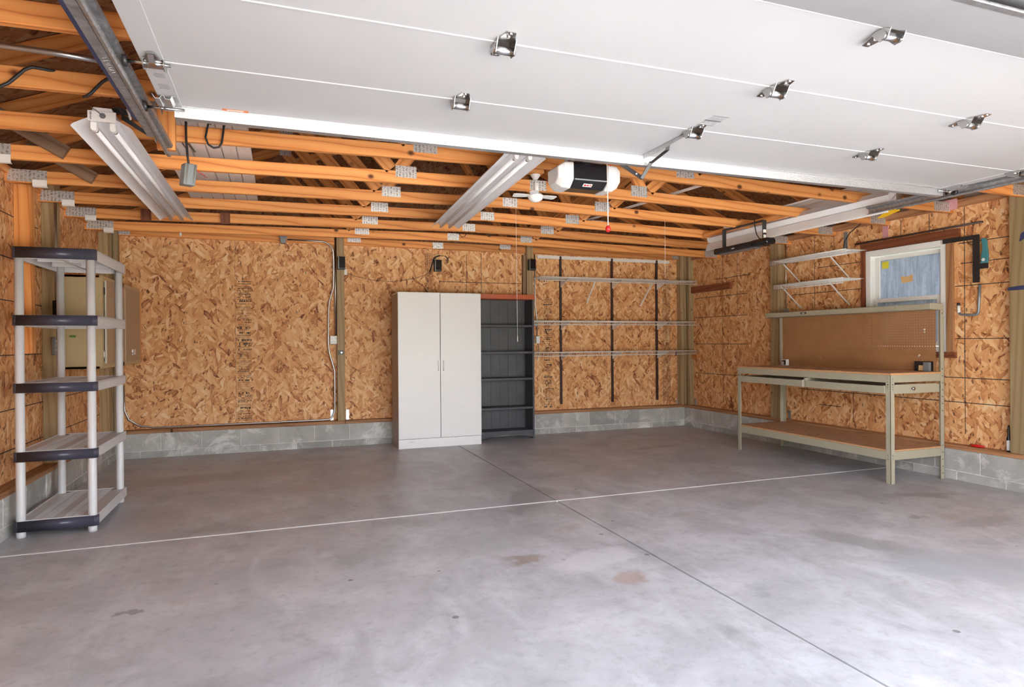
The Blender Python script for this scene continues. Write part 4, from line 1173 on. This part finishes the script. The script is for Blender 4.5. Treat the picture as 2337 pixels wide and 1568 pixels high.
# ------------------------------------------------------------------ workbench
wb = thing('workbench', 'sage grey steel workbench with pegboard back and two drawers', 'workbench', (6.92, -2.97, 0))
ex0, ex1, ey0, ey1 = 6.592, 7.248, -3.945, -2.005
def angle_leg(x, y, sx, sy, h):
    m = MB().box(min(x, x + sx * .046), max(x, x + sx * .046), min(y, y + sy * .003), max(y, y + sy * .003), 0, h)
    m.box(min(x, x + sx * .003), max(x, x + sx * .003), min(y, y + sy * .046), max(y, y + sy * .046), 0, h)
    l = obj('leg', m, MT['bench'], wb)
    hm_ = MB()
    for z in [.05 + .062 * i for i in range(int((h - .06) / .062))]:
        if (h < 1 and z < .80) or .33 < z < .6 or 1.0 < z < 1.45: continue
        hm_.lathe([(.0055, 0), (.0055, .0012)], (x + sx * .024, y, z), 6, (0, -sy, 0))
        hm_.lathe([(.0055, 0), (.0055, .0012)], (x, y + sy * .024, z), 6, (-sx, 0, 0))
    obj('leg_holes', hm_, MT['blackgloss'] if h < 1 else MT['black'], l)
    return l
angle_leg(ex0, ey0, 1, 1, .936); angle_leg(ex0, ey1, 1, -1, .936)
angle_leg(ex1, ey0, -1, 1, 1.55); angle_leg(ex1, ey1, -1, -1, 1.55)
obj('worktop', MB().box(ex0 - .004, ex1 - .04, ey0 - .004, ey1 + .004, .938, .956), MT['particle'], wb, bevel=.002, seg=1)
obj('worktop_edge', MB().box(ex0 - .006, ex0 - .0038, ey0 - .004, ey1 + .004, .939, .953).box(ex0 - .004, ex1 - .04, ey0 - .006, ey0 - .0038, .939, .953), MT['particle_edge'], wb)
for (a, b, nm) in ((.874, .937, 'apron'), (.205, .276, 'shelf_beam')):
    obj(nm, MB().box(ex0 + .003, ex0 + .006, ey0 + .003, ey1 - .003, a, b), MT['bench'], wb)
    obj(nm, MB().box(ex1 - .006, ex1 - .003, ey0 + .003, ey1 - .003, a, b), MT['bench'], wb)
    obj(nm, MB().box(ex0 + .006, ex1 - .006, ey0 + .003, ey0 + .006, a, b), MT['bench'], wb)
    obj(nm, MB().box(ex0 + .006, ex1 - .006, ey1 - .006, ey1 - .003, a, b), MT['bench'], wb)
obj('lower_shelf', MB().box(ex0 + .002, ex1 - .002, ey0 + .003, ey1 - .003, .277, .292), MT['particle'], wb, bevel=.002, seg=1)
obj('lower_shelf_edge', MB().box(ex0, ex0 + .003, ey0 + .05, ey1 - .05, .278, .290).box(ex0 + .05, ex1 - .05, ey0 + .001, ey0 + .0035, .278, .290), MT['particle_edge'], wb)
# two trays hanging under the front rail
for (ya, yb, dz) in ((-2.985, -2.045, 0), (-3.895, -3.020, -.002)):
    zt_, zb_ = .846 + dz, .780 + dz
    d = obj('drawer', MB().box(ex0 - .012, ex0 - .008, ya, yb, zb_, zt_).box(ex0 - .008, ex0 + .42, ya, ya + .004, zb_, zt_).box(ex0 - .008, ex0 + .42, yb - .004, yb, zb_, zt_).box(ex0 - .008, ex0 + .42, ya, yb, zb_, zb_ + .004).box(ex0 + .416, ex0 + .42, ya, yb, zb_, zt_), MT['bench'], wb)
    obj('drawer_edge', MB().box(ex0 - .014, ex0 - .006, ya - .002, ya + .012, zb_, zt_ + .004), MT['cream'] if dz == 0 else MT['bench'], d)
obj('drawer_divider', MB().box(ex0 - .010, ex0 + .30, -3.012, -2.992, .778, .868), MT['bench'], wb)
obj('drawer_runner', MB().box(ex0 + .02, ex1 - .05, ey0 + .010, ey0 + .014, .776, .846), MT['bench'], wb)
obj('side_tray', MB().box(ex0 + .05, ex1 - .095, ey0 - .003, ey0 + .006, .776, .856), MT['bench'], wb, bevel=.002, seg=1)
obj('knob', MB().lathe([(.010, 0), (.010, .008), (.016, .012), (.016, .022), (.010, .026)], (6.845, ey0 - .003, .818), 14, (0, -1, 0)), MT['nickel'], wb)
# bolts on the corner leg
for (z) in (.905, .880, .835, .815, .245, .215):
    obj('bolt', MB().lathe([(.006, 0), (.006, .004), (.003, .006)], (ex0, ey0 + .022, z), 8, (-1, 0, 0)), MT['nickel'], wb)
    obj('bolt', MB().lathe([(.006, 0), (.006, .004), (.003, .006)], (ex0 + .022, ey0, z), 8, (0, -1, 0)), MT['nickel'], wb)
# back: pegboard and top beam
pm = MB().box(7.205, 7.210, ey0 + .046, ey1 - .030, .958, 1.52, True)
obj('pegboard', pm, MT['peg'], wb)
obj('top_beam', MB().prism([(7.075, 1.512), (7.235, 1.505), (7.235, 1.562), (7.205, 1.567), (7.085, 1.567), (7.075, 1.562)], 'y', ey0 - .004, -1.915), MT['bench'], wb, bevel=.003, seg=1)
obj('badge', MB().box(7.0735, 7.0755, -2.535, -2.455, 1.533, 1.552), MT['black'], wb)
obj('badge_mark', MB().box(7.0729, 7.0736, -2.515, -2.475, 1.539, 1.546), MT['paper'], wb)
obj('beam_joint', MB().box(7.072, 7.0755, -3.625, -3.60, 1.512, 1.566), MT['bench'], wb)
obj('upright_cap', MB().box(7.195, 7.240, ey1 - .040, ey1 - .006, .956, 1.51), MT['bench'], wb)
pw = MB()
for (y, z, s) in ((-3.795, 1.335, .008), (-3.795, 1.312, .006), (-3.745, 1.10, .008), (-3.735, 1.09, .005), (-2.60, 1.045, .004), (-3.0, 1.20, .003)):
    pw.box(7.2035, 7.2048, y - s, y + s, z - s, z + s)
obj('peg_chip', pw, MT['paper'], wb)
# bits on the bench
bk1 = thing('plastic_case', 'dark plastic case with a tan card leaning on the workbench back', 'plastic case', (7.15, -3.80, .956))
obj('case', MB().box(7.150, 7.195, -3.885, -3.735, .9565, 1.045), MT['blackgloss'], bk1, bevel=.003)
obj('card', MB().obox((7.146, -3.815, .985), ((.1, 0, 1), (0, 1, 0), (1, 0, -.1)), (.024, .035, .001)), MT['tan'], bk1)
obj('clear_sleeve', MB().box(7.120, 7.150, -3.898, -3.84, .9565, 1.040), MT['grey'], bk1, bevel=.004)
sb = thing('switch_box', 'small white and black switch box standing at the bench end', 'switch box', (7.16, -2.12, .956))
obj('body', MB().box(7.140, 7.185, -2.165, -2.095, .9565, 1.025), MT['paper'], sb, bevel=.003)
obj('front', MB().box(7.134, 7.140, -2.165, -2.140, .965, 1.018).box(7.136, 7.140, -2.135, -2.105, 1.0, 1.015), MT['black'], sb)

# ------------------------------------------------------------------ plastic shelving unit at the left wall
su = thing('shelving_unit', 'grey plastic five tier shelving unit with dark front trim', 'shelving', (.29, -2.56, 0))
sx0, sx1, sy0, sy1 = .055, .512, -3.015, -2.105
levels = [(.040, .112), (.492, .560), (.938, 1.004), (1.374, 1.446), (1.812, 1.888)]
for (px, py) in ((.080, -2.978), (.480, -2.978), (.475, -2.150), (.085, -2.150)):
    obj('post', MB().tube([(px, py, 0), (px, py, .02), (px, py, 1.85)], .0265, 18), MT['greyplastic'], su)
for (z0, z1) in levels:
    rim = MB().box(sx0, sx0 + .012, sy0 + .03, sy1, z0, z1).box(sx1 - .012, sx1, sy0 + .03, sy1, z0, z1).box(sx0, sx1, sy1 - .012, sy1, z0, z1).box(sx0 + .01, sx1 - .01, sy0 + .022, sy0 + .034, z0, z1)
    rim.box(sx0, sx0 + .085, sy0 + .02, sy1, z1 - .014, z1 - .004).box(sx1 - .095, sx1, sy0 + .02, sy1, z1 - .014, z1 - .004).box(sx0, sx1, sy0 + .02, sy0 + .045, z1 - .014, z1 - .004).box(sx0, sx1, sy1 - .045, sy1, z1 - .014, z1 - .004)
    rim.box((sx0 + sx1) / 2 - .030, (sx0 + sx1) / 2 + .030, sy0 + .03, sy1, z1 - .016, z1 - .004)
    tray = obj('shelf', rim, MT['greyplastic'], su, bevel=.003, seg=1)
    xm = (sx0 + sx1) / 2
    fld = MB()
    for (a, b) in ((sx0 + .085, sx0 + .125), (sx0 + .130, xm - .030), (xm + .030, xm + .068), (xm + .073, sx1 - .095)):
        nseg = 48
        for i in range(nseg):
            ya = sy0 + .045 + (sy1 - sy0 - .09) * i / nseg
            fld.box(a + .001, b - .001, ya, ya + (sy1 - sy0 - .09) / nseg * .72, z1 - .013, z1 - .005)
    obj('slatted_deck', fld, MT['greyplastic'], tray)['kind'] = 'stuff'
    obj('deck_rib', MB().box(sx0 + .05, sx1 - .05, sy0 + .30, sy0 + .312, z0 + .012, z1 - .014).box(sx0 + .05, sx1 - .05, sy1 - .31, sy1 - .298, z0 + .012, z1 - .014).box(xm - .006, xm + .006, sy0 + .04, sy1 - .02, z0 + .012, z1 - .014), MT['greyplastic'], tray)
    rr_ = .022
    out = [(sx0 - .006, sy0 + .040)]
    for q in range(5):
        an = math.pi + q * math.pi / 8; out.append((sx0 - .006 + rr_ + rr_ * math.cos(an), sy0 - .004 + rr_ + rr_ * math.sin(an)))
    for q in range(5):
        an = 1.5 * math.pi + q * math.pi / 8; out.append((sx1 + .006 - rr_ + rr_ * math.cos(an), sy0 - .004 + rr_ + rr_ * math.sin(an)))
    out.append((sx1 + .006, sy0 + .040))
    inn = [(xm + (x - xm) * .965, y + .010) for (x, y) in out]
    inn[0] = (inn[0][0], out[0][1]); inn[-1] = (inn[-1][0], out[-1][1])
    tm = MB()
    for i in range(len(out) - 1):
        tm.prism([out[i], out[i + 1], inn[i + 1], inn[i]], 'z', z0 + .002, z1 - .002, True)
    obj('front_trim', tm, MT['navyplastic'], su)

# ------------------------------------------------------------------ wall cabinet in the far left corner
cb = thing('wall_cabinet', 'beige painted wall cabinet with tan doors in the left corner', 'cabinet', (.125, -.80, 1.045))
gx1, gy0, gy1, gz0, gz1 = .248, -1.635, -.012, 1.045, 1.842
obj('carcass', MB().box(-.096, gx1 - .020, gy0, gy0 + .018, gz0, gz1).box(-.096, gx1 - .02, gy1 - .018, gy1, gz0, gz1).box(-.096, gx1 - .02, gy0, gy1, gz1 - .018, gz1).box(-.096, gx1 - .02, gy0, gy1, gz0, gz0 + .018)  .box(-.096, -.086, gy0, gy1, gz0, gz1), MT['beige'], cb)
obj('face_frame', MB().box(gx1 - .020, gx1, gy0, gy0 + .055, gz0, gz1).box(gx1 - .02, gx1, gy1 - .07, gy1, gz0, gz1).box(gx1 - .02, gx1, gy0 + .055, gy1 - .07, gz1 - .05, gz1).box(gx1 - .02, gx1, gy0 + .055, gy1 - .07, gz0, gz0 + .06).box(gx1 - .02, gx1, -.87, -.80, gz0, gz1), MT['beige'], cb)
for (ya, yb) in ((-1.56, -.845), (-.825, -.115)):
    d = obj('door', MB().box(gx1, gx1 + .018, ya, yb, gz0 + .038, gz1 - .035), MT['beigedoor'], cb, bevel=.003)
    obj('door_edge', MB().box(gx1 + .002, gx1 + .0165, ya - .002, ya + .002, gz0 + .04, gz1 - .038), MT['cream'], d)
for z in (gz0 + .12, gz1 - .13):
    obj('hinge', MB().box(gx1, gx1 + .008, -1.59, -1.562, z - .03, z + .03), MT['nickel'] if z < 1.4 else MT['brownblack'], cb)
for z in (gz0 + .06, gz0 + .27, gz0 + .5, gz1 - .1):
    obj('hinge', MB().box(gx1, gx1 + .006, -.105, -.075, z - .012, z + .012), MT['black'], cb)
obj('latch', MB().box(gx1 + .018, gx1 + .026, -.55, -.40, gz0 + .10, gz0 + .155), MT['white'], cb)
obj('latch_bar', MB().beam((gx1 + .022, -.72, gz0 + .115), (gx1 + .024, -.53, gz0 + .118), .006, .01), MT['grey'], cb)
obj('trim_strip', MB().box(gx1 - .03, gx1 + .006, -.012, .006, gz0 + .01, gz1 - .02), MT['lumber'], cb)
obj('clip', MB().box(.01, .055, gy0 - .006, gy0, 1.312, 1.330), MT['green'], cb)

# ------------------------------------------------------------------ wall wiring
yc_ = OFF - .014
def cond(pts, label, r=.0095):
    return single('steel_conduit', MB().tube(pts, r, 8), MT['emt'], label, 'conduit')
arc = lambda c, r, a0, a1, n=8: [(c[0] + r * math.cos(math.radians(a0 + (a1 - a0) * i / n)), yc_, c[1] + r * math.sin(math.radians(a0 + (a1 - a0) * i / n))) for i in range(n + 1)]
cond([(1.775, -.012, 2.470), (2.10, -.012, 2.468)] + [(p[0] - .03, -.012, p[2]) for p in arc((2.18, 2.318), .15, 90, 20, 8)] + [(2.300, .02, 2.25), (2.302, .04, 2.10), (2.296, .06, 1.92), (2.248, .06, 1.75), (2.238, .06, 1.60), (2.234, .06, 1.25), (2.244, .06, 1.13), (2.282, .06, 1.00), (2.306, .06, .90), (2.304, .06, .48)] + [(2.296, .06, .40), (2.275, .06, .352), (2.235, .06, .326), (2.16, .06, .322), (1.49, .06, .322), (.36, .06, .326), (.22, .06, .352), (.12, .06, .42), (.078, .06, .52), (.070, .06, .80)], 'long bent conduit running down and along the foot of the back wall')
cond([(2.322, .06, 2.56), (2.322, .06, 1.345)], 'straight conduit on the post above the white outlet', .010)
cond([(4.950, .085, 2.44), (4.950, .085, 2.05), (4.953, .085, 1.75), (4.980, .085, 1.55), (4.977, .085, 1.32)], 'conduit dropping beside the bookcase to a switch')
single('junction_box', MB().prism([(1.682, 2.52), (1.77, 2.52), (1.755, 2.425), (1.70, 2.425)], 'y', -.03, .045), MT['grey'], 'grey junction box at the top of the back wall', 'junction box', bevel=.004)
ob = thing('wall_outlet', 'white double outlet on the post beside the bent conduit', 'outlet', (2.296, .05, 1.235))
obj('cover_plate', MB().box(2.252, 2.338, .035, OFF, 1.236, 1.338), MT['white'], ob, bevel=.005)
sm = MB()
for x in (2.274, 2.316):
    for z in (1.266, 1.308):
        sm.box(x - .011, x - .007, .0342, .035, z - .007, z + .007).box(x + .007, x + .011, .0342, .035, z - .007, z + .007).box(x - .002, x + .002, .0342, .035, z - .013, z - .009)
obj('slots', sm, MT['grey'], ob)
sw = thing('wall_switch', 'white switch box at the wire shelf end beside the bookcase', 'switch', (4.972, .05, 1.22))
obj('box', MB().box(4.945, 5.000, .03, OFF, 1.225, 1.325), MT['white'], sw, bevel=.005)
obj('cable', MB().tube([(4.972, .04, 1.225), (4.985, .04, 1.15), (4.97, .03, 1.07), (4.945, .02, 1.0)], .004, 6), MT['grey'], sw)
ck_ = thing('catch_plate', 'small metal roller catch on the post below the white outlet', 'catch', (2.378, 0, 1.12))
obj('plate', MB().box(2.345, 2.353, -.012, .012, 1.105, 1.165).box(2.358, 2.405, .002, .0105, 1.112, 1.16), MT['black'], ck_)
obj('roller', MB().lathe([(.010, 0), (.010, .016)], (2.382, .004, 1.135), 10, (0, -1, 0)), MT['nickel'], ck_)
single('white_sensor', MB().box(2.427, 2.462, .062, OFF, 2.085, 2.150), MT['white'], 'small white sensor on the back wall beside the speaker post', 'sensor', bevel=.003)
single('speaker_wire', MB().tube([(2.46, .092, 2.11), (2.55, .094, 2.075), (2.77, .094, 2.030), (3.04, .094, 2.018), (3.32, .094, 2.070), (3.46, .094, 2.125), (3.50, .094, 2.15)], .0028, 6), MT['brownblack'], 'thin dark wire sagging across the back wall', 'wire')
for q, (x0, x1, z0, z1, yb, lab) in enumerate(((2.342, 2.428, 2.136, 2.290, .008, 'small black speaker on the post beside the conduit bend'), (3.548, 3.640, 2.160, 2.308, .098, 'small black speaker on the sheathing above the white cabinet'), (4.812, 4.908, 2.205, 2.352, .008, 'small black speaker on the post above the bookcase'))):
    t = thing('wall_speaker', lab, 'speaker', ((x0 + x1) / 2, yb, z0), 'small wall speakers')
    obj('cabinet', MB().box(x0, x1, yb - .075, yb, z0, z1), MT['black'], t, bevel=.006)
    obj('grille', MB().box(x0 + .014, x1 - .004, yb - .082, yb - .075, z0 + .020, z1 - .006), MT['blackgloss'], t, bevel=.003)
    obj('side_trim', MB().box(x0 + .003, x0 + .012, yb - .080, yb - .073, z0 + .004, z1 - .004), MT['grey'], t)
sc_ = MB().tube([(3.50, .088, 2.16), (3.525, .086, 2.24), (3.548, .084, 2.32), (3.58, .084, 2.352), (3.625, .086, 2.368)], .009, 8).tube([(3.625, .086, 2.368), (3.70, .088, 2.366)], .003, 6).tube([(3.70, .088, 2.366), (3.728, .088, 2.345), (3.722, .088, 2.30), (3.735, .088, 2.275), (3.742, .088, 2.31), (3.735, .088, 2.345), (3.76, .088, 2.352)], .006, 6)
single('speaker_cable', sc_, MT['rubber'], 'thick black cable and loose coil around the middle speaker', 'cable')
# left wall wiring
single('steel_conduit', MB().tube([(.012, -1.985, 2.44), (.012, -1.985, 2.0), (.014, -1.985, 1.60)], .011, 8), MT['emt'], 'vertical conduit on the left wall post behind the shelving', 'conduit')
single('dark_switch_box', MB().box(-.005, .030, -2.02, -1.955, 1.485, 1.60), MT['blackgloss'], 'dark switch box below the conduit on the left post', 'switch', bevel=.005)
ob2 = thing('wall_outlet', 'grey outlet with white plugs on the left post behind the shelving', 'outlet', (.01, -2.0, 1.17))
obj('cover_plate', MB().box(-.006, .018, -2.035, -1.965, 1.17, 1.31), MT['grey'], ob2, bevel=.004)
pl = MB()
for z in (1.20, 1.235, 1.27): pl.box(.018, .030, -2.02, -1.98, z, z + .02)
obj('plug', pl, MT['white'], ob2)
# right wall conduit behind the wire shelves
cond([(XR - .016, -1.93, 2.46), (XR - .016, -1.93, 1.62)], 'thin white conduit on the right wall post behind the wire shelves', .007)
single('conduit_end', MB().box(XR - .035, XR - .001, -1.955, -1.905, 1.575, 1.625), MT['galv'], 'steel fitting at the foot of the right wall conduit', 'fitting')
single('hanging_cable', MB().tube([(7.19, -3.262, 2.49), (7.20, -3.252, 2.46), (7.225, -3.10, 2.42), (7.25, -2.95, 2.36), (7.275, -2.86, 2.28), (7.285, -2.84, 2.22), (7.286, -2.835, 2.176)], .005, 6), MT['rubber'], 'black cable hanging down to the upper right wire shelf', 'cable')

# ------------------------------------------------------------------ small things on the right wall
xw = XR
single('angle_bracket', MB().box(xw - .040, xw - .036, -4.190, -3.865, 2.112, 2.150).box(xw - .040, xw - .036, -4.190, -4.132, 1.735, 2.112).box(xw - .040, xw - .036, -4.262, -4.190, 1.850, 1.896), MT['black'], 'flat black angle bracket hanging beside the window', 'angle bracket')
hd = thing('tool_handle', 'teal plastic tool handle hanging beside the black angle bracket', 'tool handle', (xw - .03, -4.235, 1.90))
obj('grip', MB().prism([(-4.262, 1.897), (-4.203, 1.897), (-4.210, 1.97), (-4.222, 2.03), (-4.212, 2.09), (-4.214, 2.110), (-4.238, 2.112), (-4.252, 2.09), (-4.258, 2.03), (-4.266, 1.96)], 'x', xw - .050, xw - .030), MT['teal'], hd, bevel=.004)
obj('emblem', MB().lathe([(.014, 0), (.014, .002)], (xw - .050, -4.230, 1.925), 14, (-1, 0, 0)), MT['paper'], hd)
hk = thing('wall_hook', 'grey J shaped steel hook with padded tip on the right wall', 'hook', (xw - .02, -4.09, 1.45))
obj('bar', MB().tube([(xw - .014, -4.176, 1.715), (xw - .016, -4.170, 1.60), (xw - .016, -4.165, 1.48), (xw - .018, -4.150, 1.458), (xw - .020, -4.08, 1.458), (xw - .022, -4.012, 1.466), (xw - .024, -4.000, 1.49)], .0115, 10), MT['grey'], hk)
obj('pad', MB().tube([(xw - .024, -4.001, 1.48), (xw - .025, -3.998, 1.545)], .013, 10), MT['paper'], hk)
obj('tip', MB().tube([(xw - .025, -3.998, 1.545), (xw - .025, -3.997, 1.568)], .012, 10), MT['black'], hk)
single('dark_rod', MB().tube([(xw - .042, -2.93, 2.246), (xw - .042, -4.22, 2.252)], .009, 8), MT['brownblack'], 'long dark rod resting above the window casing', 'rod')
single('pink_foam_square', MB().box(W + .045, W + .058, -4.005, -3.880, 2.405, 2.498), MT['pink'], 'pink foam square stuck on the top plate above the window', 'foam piece')
single('pink_strip', MB().box(xw - .008, xw - .0005, -3.285, -3.225, 2.245, 2.40), MT['pink'], 'narrow faded pink strip on the wall above the window', 'foam strip')
single('wall_strip', MB().box(xw - .006, xw - .0005, -2.80, -2.755, 2.17, 2.40), MT['grey'], 'narrow grey strip on the wall above the upper right shelf', 'strip')
single('oval_case', MB().lathe([(.006, 0), (.024, .004), (.028, .012), (.024, .020), (.006, .024)], (0, 0, 0), 20), MT['red'], 'red plastic oval case lying on the right wall sill', 'plastic case', origin=(0, 0, 0))
o = bpy.data.objects['oval_case']; o.scale = (1.0, 2.2, 1.0); o.location = (W + .045, -4.175, ZS)
tb = thing('slim_bottle', 'slim black and white bottle standing on the sill beside the post', 'bottle', (W + .05, -4.425, ZS))
obj('body', MB().lathe([(.013, 0), (.016, .003), (.016, .11), (.010, .13), (.008, .20), (.006, .22)], (W + .05, -4.425, ZS + .0005), 16), MT['blackgloss'], tb)
obj('label', MB().lathe([(.0164, .012), (.0164, .095)], (W + .05, -4.425, ZS), 16), MT['paper'], tb)
single('navy_bracket', MB().prism([(-4.455, 1.640), (-4.60, 1.640), (-4.60, 1.675), (-4.470, 1.668), (-4.455, 1.660)], 'x', W - .004, W + .003), MT['blue'], 'navy steel bracket screwed to the near right post', 'bracket')
single('dark_hook', MB().prism([(-4.555, 2.09), (-4.60, 2.12), (-4.60, 2.06), (-4.545, 2.03)], 'x', W - .004, W + .003), MT['blue'], 'dark steel blade hung high on the near right post', 'blade')
single('post_hook', MB().tube([(7.262, -1.995, 1.22), (7.25, -1.996, 1.17), (7.24, -1.997, 1.14)], .006, 6), MT['white'], 'small white hook on the workbench upright', 'hook')

single('bent_wire', MB().tube([(3.47, TY[2] - .004, 2.43), (3.49, TY[2] - .012, 2.405), (3.515, TY[2] - .012, 2.375), (3.55, TY[2] - .012, 2.385), (3.57, TY[2] - .004, 2.425)], .004, 6), MT['rubber'], 'short bent black wire under the second truss behind the fan', 'wire')
